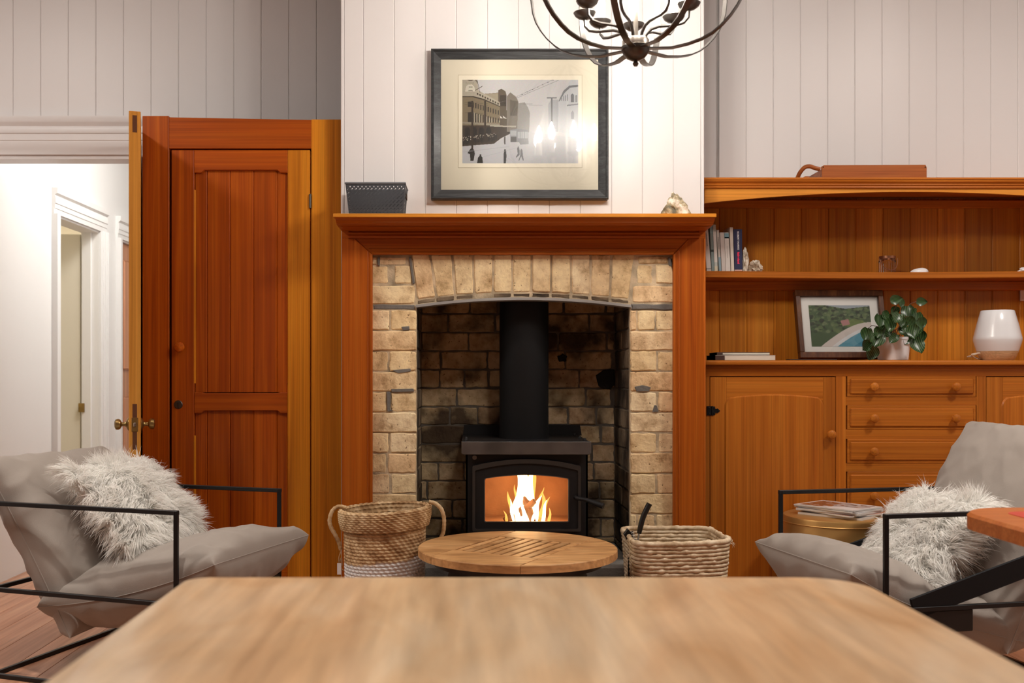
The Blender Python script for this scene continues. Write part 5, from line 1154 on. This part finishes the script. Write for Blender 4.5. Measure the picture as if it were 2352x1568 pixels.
# ================================================================== COFFEE TABLE
cc = Vector((0.183, 3.885, 0)); CR = 0.385; ctp = 0.450; cth = 0.030
ct = thing('coffee_table', 'low round weathered wood coffee table with slatted centre before the stove', 'table', (cc.x, cc.y, 0))
u1 = Vector((0.319, -0.182)).normalized(); v1 = Vector((-0.182, -0.319)).normalized()
Mc = Matrix(((u1.x, v1.x, 0, cc.x), (u1.y, v1.y, 0, cc.y), (0, 0, 1, 0), (0, 0, 0, 1)))
hs_ = 0.183; g = 0.0012
def arcpts(a0, a1, n=16): return [(CR*math.cos(a), CR*math.sin(a)) for a in np.linspace(a0, a1, n)]
aa = math.acos(hs_/CR); ab_ = math.asin(hs_/CR)
def sect(pts, nm='board'): MB().prism(pts, ctp, ctp-cth, 'xy', 0.003, Mc).build(nm, COFF, ct, smooth=30)
al = math.acos((hs_+g)/CR)
sect([(CR*math.cos(a), CR*math.sin(a)) for a in np.linspace(-al, al, 24)])
sect([(-CR*math.cos(a), -CR*math.sin(a)) for a in np.linspace(-al, al, 24)])
b2 = math.acos((hs_-g)/CR)
sect([(hs_-g, -hs_-g)]+[(-hs_+g, -hs_-g)]+[(CR*math.cos(a), CR*math.sin(a)) for a in np.linspace(math.pi+b2, 2*math.pi-b2, 14)])
sect([(-hs_+g, hs_+g), (hs_-g, hs_+g)]+[(CR*math.cos(a), CR*math.sin(a)) for a in np.linspace(b2, math.pi-b2, 14)])
sw_ = 2*hs_/9
for k in range(9):
    a = -hs_+k*sw_; gp = 0.0052; MB().box(a+(0.010 if k == 0 else gp), a+sw_-gp, -hs_+0.001, hs_-0.001, ctp-cth+0.004, ctp-0.001+random.uniform(-.0015, .0), 0.002, 1, Mc).build('slat', COFF, ct)
MB().lathe([(0.0, ctp-cth-0.002), (0.2, ctp-cth-0.002), (0.20, ctp-cth-0.03), (0.33, ctp-cth-0.03), (0.335, ctp-cth), (0.27, ctp-cth)], (cc.x, cc.y, 0), 40).build('under_frame_shade_disc', BLACKM, ct)  # includes a black disc added below the slats so their gaps read as shade
MB().lathe([(0.235, 0.0), (0.265, 0.06), (0.28, 0.2), (0.27, 0.34), (0.25, ctp-cth-0.03)], (cc.x, cc.y, 0), 40).build('drum_base', plain('dark_barrel', (0.02, 0.014, 0.011), 0.7), ct)
# ================================================================== ARMCHAIRS
def pillow_fn(c, U, V, N, Ld, Wd, Td, seed=0, wr=0.007, bend=0.0, ex=0.42, ear=0.05, pinch=2.6):
    c, U, V, N = (Vector(v) for v in (c, U, V, N)); U.normalize(); V.normalize(); N.normalize()
    def f(s, t, side):
        u, v = 2*s-1, 2*t-1
        h = max(0.0, (1-abs(u)**pinch)*(1-abs(v)**pinch))**ex*Td/2
        x_ = Ld/2*u*(1-ear*(1-v*v)); y_ = Wd/2*v*(1-ear*(1-u*u))
        e_ = max(abs(u), abs(v)); fold_ = 0.9*wr*max(0, noise.noise(Vector((x_*3+v*1.5+seed, y_*1.2, 9))))*abs(math.sin(x_*26+2.5*noise.noise(Vector((x_*3, y_*4, seed)))))*e_; q_ = Vector((x_*7+seed*3.1, y_*7, side*4.0+seed))
        w_ = wr*(1-abs(noise.noise(q_*1.3))*2)*(0.35+0.9*e_**2) + wr*0.35*noise.noise(q_*2.6+Vector((3, 1, 2)))*e_
        hh = side*(h+(w_+fold_)*min(1, h*40)) + bend*u*u
        return c+U*x_+V*y_+N*hh
    return f
def pillow(name, mat, parent, f, n=64, piping=True):
    m = MB()
    for side in (1, -1):
        m.grid(lambda a, b: f(0.5-0.5*math.cos(math.pi*a), 0.5-0.5*math.cos(math.pi*b), side), n, n)
    bmesh.ops.remove_doubles(m.bm, verts=m.bm.verts, dist=0.0006)
    o = m.build(name, mat, parent, smooth=80)
    if piping:
        ts = np.linspace(0, 1, 30, endpoint=False); pth = [f(t, 0, 1) for t in ts]+[f(1, t, 1) for t in ts]+[f(1-t, 1, 1) for t in ts]+[f(0, 1-t, 1) for t in ts]
        MB().tube(pth, 0.002, 6, closed=True).build('piping', mat, o)
    return o
FURM, nt, bs = newmat('white_fur'); bs.inputs['Base Color'].default_value = (0.95, 0.94, 0.91, 1); bs.inputs['Roughness'].default_value = 0.75; bs.inputs['Specular IOR Level'].default_value = 0.2
tr2 = nt.nodes.new('ShaderNodeBsdfTranslucent'); tr2.inputs[0].default_value = (0.97, 0.96, 0.93, 1); ms = nt.nodes.new('ShaderNodeMixShader'); ms.inputs[0].default_value = 0.5
L(nt, bs, 0, ms, 1); L(nt, tr2, 0, ms, 2); L(nt, ms, 0, nt.nodes['Material Output'], 0)
def fur_pillow(label, c, U, V, N, size, T_, seed, down):
    c = Vector(c); t = thing('fur_cushion', label, 'cushion', tuple(c), group='white fluffy cushions on the armchairs')
    f = pillow_fn(c, U, V, N, size, size, T_, seed, 0.003, 0, 0.5, 0.12)
    pillow('cushion_body', plain('fur_backing', (0.82, 0.80, 0.76), 0.9), t, f, 32, False)
    rg = np.random.default_rng(seed+10); n = 26000
    s_ = rg.random(n)*0.99+0.005; tt = rg.random(n)*0.99+0.005; sd = np.where(rg.random(n) < 0.86, 1, -1)
    edge_ = rg.random(n) < 0.22; which = rg.integers(0, 4, n); rr2 = 0.012*rg.random(n)
    s_ = np.where(edge_ & (which == 0), rr2, s_); s_ = np.where(edge_ & (which == 1), 1-rr2, s_); tt = np.where(edge_ & (which == 2), rr2, tt); tt = np.where(edge_ & (which == 3), 1-rr2, tt)
    base = np.array([f(a, b, k_) for a, b, k_ in zip(s_, tt, sd)])
    Un, Vn, Nn = (np.array(Vector(v).normalized()) for v in (U, V, N))
    u, v = 2*s_-1, 2*tt-1
    nr = Nn*sd[:, None]*(1.05-0.7*np.maximum(abs(u), abs(v))[:, None]**4)+Un*(u*np.abs(u)**3)[:, None]*1.3+Vn*(v*np.abs(v)**3)[:, None]*1.3
    nr /= np.linalg.norm(nr, axis=1, keepdims=True)
    # clumps and swirl
    sw = np.stack([np.array(noise.noise_vector(Vector((a*2.6, b*2.6, seed*1.7)))) for a, b in zip(u, v)])
    cl_ = np.stack([np.array(noise.noise_vector(Vector((a*11, b*11, seed*2.7)))) for a, b in zip(u, v)])
    lay_ = sw*1.5+cl_*1.0+np.array(down)*0.55+(Un*u[:, None]+Vn*v[:, None])*0.35+rg.normal(0, 0.16, (n, 3))
    d0 = nr*0.95+lay_*0.45; d0 /= np.linalg.norm(d0, axis=1, keepdims=True)
    d1_ = nr*0.30+lay_*1.0+np.array([0, 0, -0.35]); d1_ /= np.linalg.norm(d1_, axis=1, keepdims=True)
    ln2 = (0.050+0.045*rg.random(n)**1.5)[:, None]
    p0 = base-nr*0.002; p1 = p0+d0*ln2*0.35; p2 = p1+(d0*0.5+d1_*0.5)*ln2*0.35; p3 = p2+d1_*ln2*0.42
    sdv = np.cross(d0, rg.normal(0, 1, (n, 3))); sdv /= np.linalg.norm(sdv, axis=1, keepdims=True)
    w0 = (0.0011+0.0006*rg.random(n))[:, None]
    Vt = np.stack([p0-sdv*w0, p0+sdv*w0, p1-sdv*w0, p1+sdv*w0, p2-sdv*w0*0.75, p2+sdv*w0*0.75, p3, p3], 1)
    Vt = Vt[:, :7].reshape(-1, 3); b0 = np.arange(n)[:, None]*7
    tris = np.concatenate([b0+np.array([0, 1, 3]), b0+np.array([0, 3, 2]), b0+np.array([2, 3, 5]), b0+np.array([2, 5, 4]), b0+np.array([4, 5, 6])])
    np_mesh('fur', Vt, tris, FURM, t, smooth=True, kind='stuff')
    return t
CANV = plain('black_canvas', (0.007, 0.008, 0.010), 0.7, spec=0.25)
def armchair(label, N, f, s, wch, seatp, backp, diag=False, seed=1):
    N = Vector((*N, 0)); f = Vector((*f, 0)).normalized(); s = Vector((*s, 0)).normalized()
    def Cc(t, u, z): return N-f*t+s*u+Vector((0, 0, z))
    t_ = thing('armchair', label, 'armchair', tuple(Cc(0.4, wch/2, 0)), group='black metal armchairs with taupe cushions')
    za_, lo, bk = 0.642, 0.325, 0.80; b = 0.016
    for u in (0, wch):
        nm = 'side_frame'; m = MB()
        m.bar(Cc(-b/2, u, za_), Cc(bk+b/2, u, za_), b); m.bar(Cc(0, u, 0), Cc(0, u, za_+b/2), b); m.bar(Cc(bk, u, 0), Cc(bk, u, za_+b/2), b)
        m.bar(Cc(0, u, lo), Cc(bk, u, lo), b); m.bar(Cc(0, u, b/2), Cc(bk, u, b/2), b); m.build(nm, BLACKM, t_)
    for tt, zz_ in ((bk, b/2), (bk, lo), (0.0, b/2), (0.0, lo-0.03)):
        MB().bar(Cc(tt, 0, zz_), Cc(tt, wch, zz_), b).build('cross_bar', BLACKM, t_)
    def cush(p, name, T_, sd, bend, wr):
        (t0, z0_), (t1, z1_) = p; a, c_ = Cc(t0, wch/2, z0_), Cc(t1, wch/2, z1_); U = (c_-a); Nn = U.cross(s)
        if Nn.z < 0: Nn = -Nn
        return pillow(name, FABRIC, t_, pillow_fn((a+c_)/2, U, s, Nn, U.length, wch-0.03, T_, sd, wr, bend, 0.42, 0.035), 90)
    cush(seatp, 'seat_cushion', 0.28, seed, 0.03, 0.012); cush(backp, 'back_cushion', 0.27, seed+3, 0.0, 0.010)
    if diag:
        for u in (0.0, wch): MB().bar(Cc(0.10, u, lo+0.0), Cc(bk+0.05, u, 0.545), 0.010, 0.075, 0.002).build('back_rest_strap', CANV, t_)
        for u in (0.01, wch-0.01): MB().bar(Cc(0.13, u, lo-0.045), Cc(0.33, u, lo-0.045), 0.03, 0.075, 0.003).build('recline_bracket', BLACKM, t_)
    return Cc, f, s
Cc, f_, s_ = armchair('taupe cushioned black metal armchair on the left, beside the tall cupboard', (-1.01, 3.44), (0.946, -0.326), (0.326, 0.946), 0.70, ((0.60, 0.24), (-0.15, 0.44)), ((0.46, 0.17), (0.86, 0.80)), seed=1)
lean_ = (f_*0.67+Vector((0, 0, -0.74))); nl = s_.cross(lean_); nl = nl if nl.z > 0 else -nl
fur_pillow('white shaggy cushion on the left armchair by the cupboard', Cc(0.42, 0.36, 0.585), s_, lean_, nl, 0.46, 0.14, 4, (0.5, -0.1, -0.75))
Cc, f_, s_ = armchair('taupe cushioned black metal armchair on the right, beside the brass side table', (1.393, 3.356), (-0.98, -0.2), (-0.2, 0.98), 0.70, ((0.58, 0.15), (-0.13, 0.42)), ((0.48, 0.15), (0.87, 0.92)), diag=True, seed=6)
lean_ = (f_*0.67+Vector((0, 0, -0.74))); nl = s_.cross(lean_); nl = nl if nl.z > 0 else -nl
fur_pillow('white shaggy cushion on the right armchair before the drawers', Cc(0.365, 0.34, 0.475), s_, lean_, nl, 0.46, 0.14, 9, (0.35, -0.1, -0.6))
# ================================================================== DRUM TABLE with magazines
dc = (1.61, 4.42, 0); drr = 0.222; dzt = 0.500
dt = thing('drum_side_table', 'brass-coloured drum side table behind the right armchair', 'side table', dc)
DBR = plain('brushed_brass', (0.62, 0.36, 0.12), 0.38, metal=0.75, bump=0.15, bscale=25)
MB().lathe([(0.0, 0.0), (drr-0.01, 0.0), (drr, 0.01), (drr, dzt-0.012), (drr-0.003, dzt-0.004), (drr-0.012, dzt), (0, dzt)], dc, 56).build('drum', DBR, dt)
MB().tube([(dc[0]+(drr+0.001)*math.cos(a), dc[1]+(drr+0.001)*math.sin(a), dzt-0.03) for a in np.linspace(0, 2*math.pi, 56, endpoint=False)], 0.003, 6, closed=True).build('seam_bead', DBR, dt)
mz = dzt; covers = [((0.55, 0.50, 0.47), 'bottom magazine of the stack on the brass side table', 6), ((0.62, 0.34, 0.26), 'reddish magazine second from the bottom of the stack on the brass table', -9), ((0.66, 0.63, 0.62), 'grey-white magazine third from the bottom of the stack on the brass table', 4), ((0.60, 0.57, 0.55), 'pale magazine just under the top one on the brass table', -3), ((0.72, 0.70, 0.69), 'top magazine with an orange-brown room photo cover on the brass table', 0)]
for k, (col, lab, rot) in enumerate(covers):
    th_ = [0.010, 0.007, 0.009, 0.007, 0.006][k]; R_ = math.radians(-52+rot)
    Mm = Matrix.Translation((dc[0]+0.02-0.004*k, dc[1]-0.02, mz)) @ Matrix.Rotation(R_, 4, 'Z')
    t = thing('magazine', lab, 'magazine', (dc[0], dc[1], mz), group='magazines stacked on the brass side table')
    def mf(u, v, zc): 
        x_, y_ = (u-0.5)*0.29, (v-0.5)*0.225; return Mm @ Vector((x_, y_, zc+0.004*(1-v)**2*u*(0.6 if k else 0)))
    for nm, z0_, z1_, mt in (('pages', 0.0005, th_-0.0005, plain('paper_glossy', (0.70, 0.67, 0.64), 0.5)), ('front_cover', th_-0.0005, th_, plain('mag_cover_%d' % k, col, 0.25))):
        m = MB(); n1 = 10
        m.grid(lambda u, v: mf(u, v, z1_), n1, n1); m.grid(lambda u, v: mf(u, v, z0_), n1, n1)
        bmesh.ops.recalc_face_normals(m.bm, faces=m.bm.faces)
        ring_ = [(i/12, 0) for i in range(12)]+[(1, i/12) for i in range(12)]+[(1-i/12, 1) for i in range(12)]+[(0, 1-i/12) for i in range(12)]
        a_ = [m.bm.verts.new(mf(u, v, z1_)) for u, v in ring_]; b_ = [m.bm.verts.new(mf(u, v, z0_)) for u, v in ring_]
        for i in range(48): m.bm.faces.new((a_[i], a_[(i+1) % 48], b_[(i+1) % 48], b_[i]))
        m.build(nm, mt, t, smooth=30)
    if k == 4:
        CI = raster(80, 60, (150, 95, 62))
        fill(CI, [(30, 0), (80, 0), (80, 60), (45, 60)], (176, 170, 168))
        for j in range(60):
            a, b = r_.uniform(0, 80), r_.uniform(0, 60); c_ = r_.choice([(120, 62, 36), (205, 180, 160), (90, 50, 34), (190, 186, 184), (60, 44, 40)]); sz_ = r_.uniform(2, 6)
            fill(CI, [(a-sz_, b-1.5), (a+sz_, b-1), (a+sz_, b+1.2), (a-sz_, b+1)], c_)
        o0 = mf(0.06, 0.9, th_+0.0006); picture('cover_photo', CI, o0, mf(0.94, 0.9, th_+0.0006)-o0, mf(0.06, 0.08, th_+0.0006)-o0, t, attrmat('photo_gloss', 0.25))
    mz += th_+0.0008
# ================================================================== FOREGROUND TABLES
def tabletop(x0, x1, y0, y1, radii, n=10):
    pts = []
    for (cx_, cy_, r, a0) in ((x1, y0, radii[0], -90), (x1, y1, radii[1], 0), (x0, y1, radii[2], 90), (x0, y0, radii[3], 180)):
        sx_ = -1 if cx_ == x1 else 1; sy_ = 1 if cy_ == y0 else -1
        for k in range(n+1): a = math.radians(a0+90*k/n); pts.append((cx_+sx_*r+r*math.cos(a), cy_+sy_*r+r*math.sin(a)))
    return pts
tb = thing('dining_table', 'pale orange wooden dining table across the foreground', 'table', (0.09, 1.2, 0))
TZ = 0.75
m = MB(); pts = tabletop(X(430, 1.82), 0.700, 0.55, 1.825, (0.08, 0.105, 0.045, 0.05))
m.prism(pts, TZ, TZ-0.03, 'xy', 0.005); m.build('table_top', TABLEM, tb, smooth=50)
TL = wood('table_leg_wood', (0.5, 0.22, 0.07), (0.6, 0.33, 0.14), (0.7, 0.45, 0.22), 'z')
for a, b in ((-0.43, 0.65), (0.61, 0.65), (-0.43, 1.72), (0.61, 1.72)):
    MB().lathe([(0.022, 0), (0.034, 0.5), (0.034, TZ-0.03)], (a, b, 0), 20).build('leg', TL, tb)
MB().box(-0.43, 0.61, 1.71, 1.735, TZ-0.11, TZ-0.03, 0.002).box(-0.43, 0.61, 0.64, 0.66, TZ-0.11, TZ-0.03, 0.002).build('apron', TL, tb)
gb = thing('games_table', 'small rounded wooden table with a red top panel at the right edge', 'table', (1.7, 2.4, 0))
GW = wood('games_wood', (0.26, 0.06, 0.012), (0.38, 0.11, 0.025), (0.50, 0.18, 0.05), 'x')
m = MB(); m.prism(tabletop(1.318, 2.1, 1.95, 2.78, (0.1, 0.1, 0.16, 0.16)), 0.750, 0.708, 'xy', 0.008); m.build('table_top', GW, gb, smooth=40)
m = MB(); m.prism(tabletop(1.42, 2.0, 2.05, 2.68, (0.05,)*4), 0.7515, 0.749, 'xy'); m.build('red_panel', plain('red_lacquer', (0.5, 0.05, 0.03), 0.35), gb, smooth=40)
for a, b in ((1.52, 2.1), (1.98, 2.1), (1.52, 2.6), (1.98, 2.6)): MB().box(a-0.02, a+0.02, b-0.02, b+0.02, 0, 0.708, 0.003).build('leg', GW, gb)
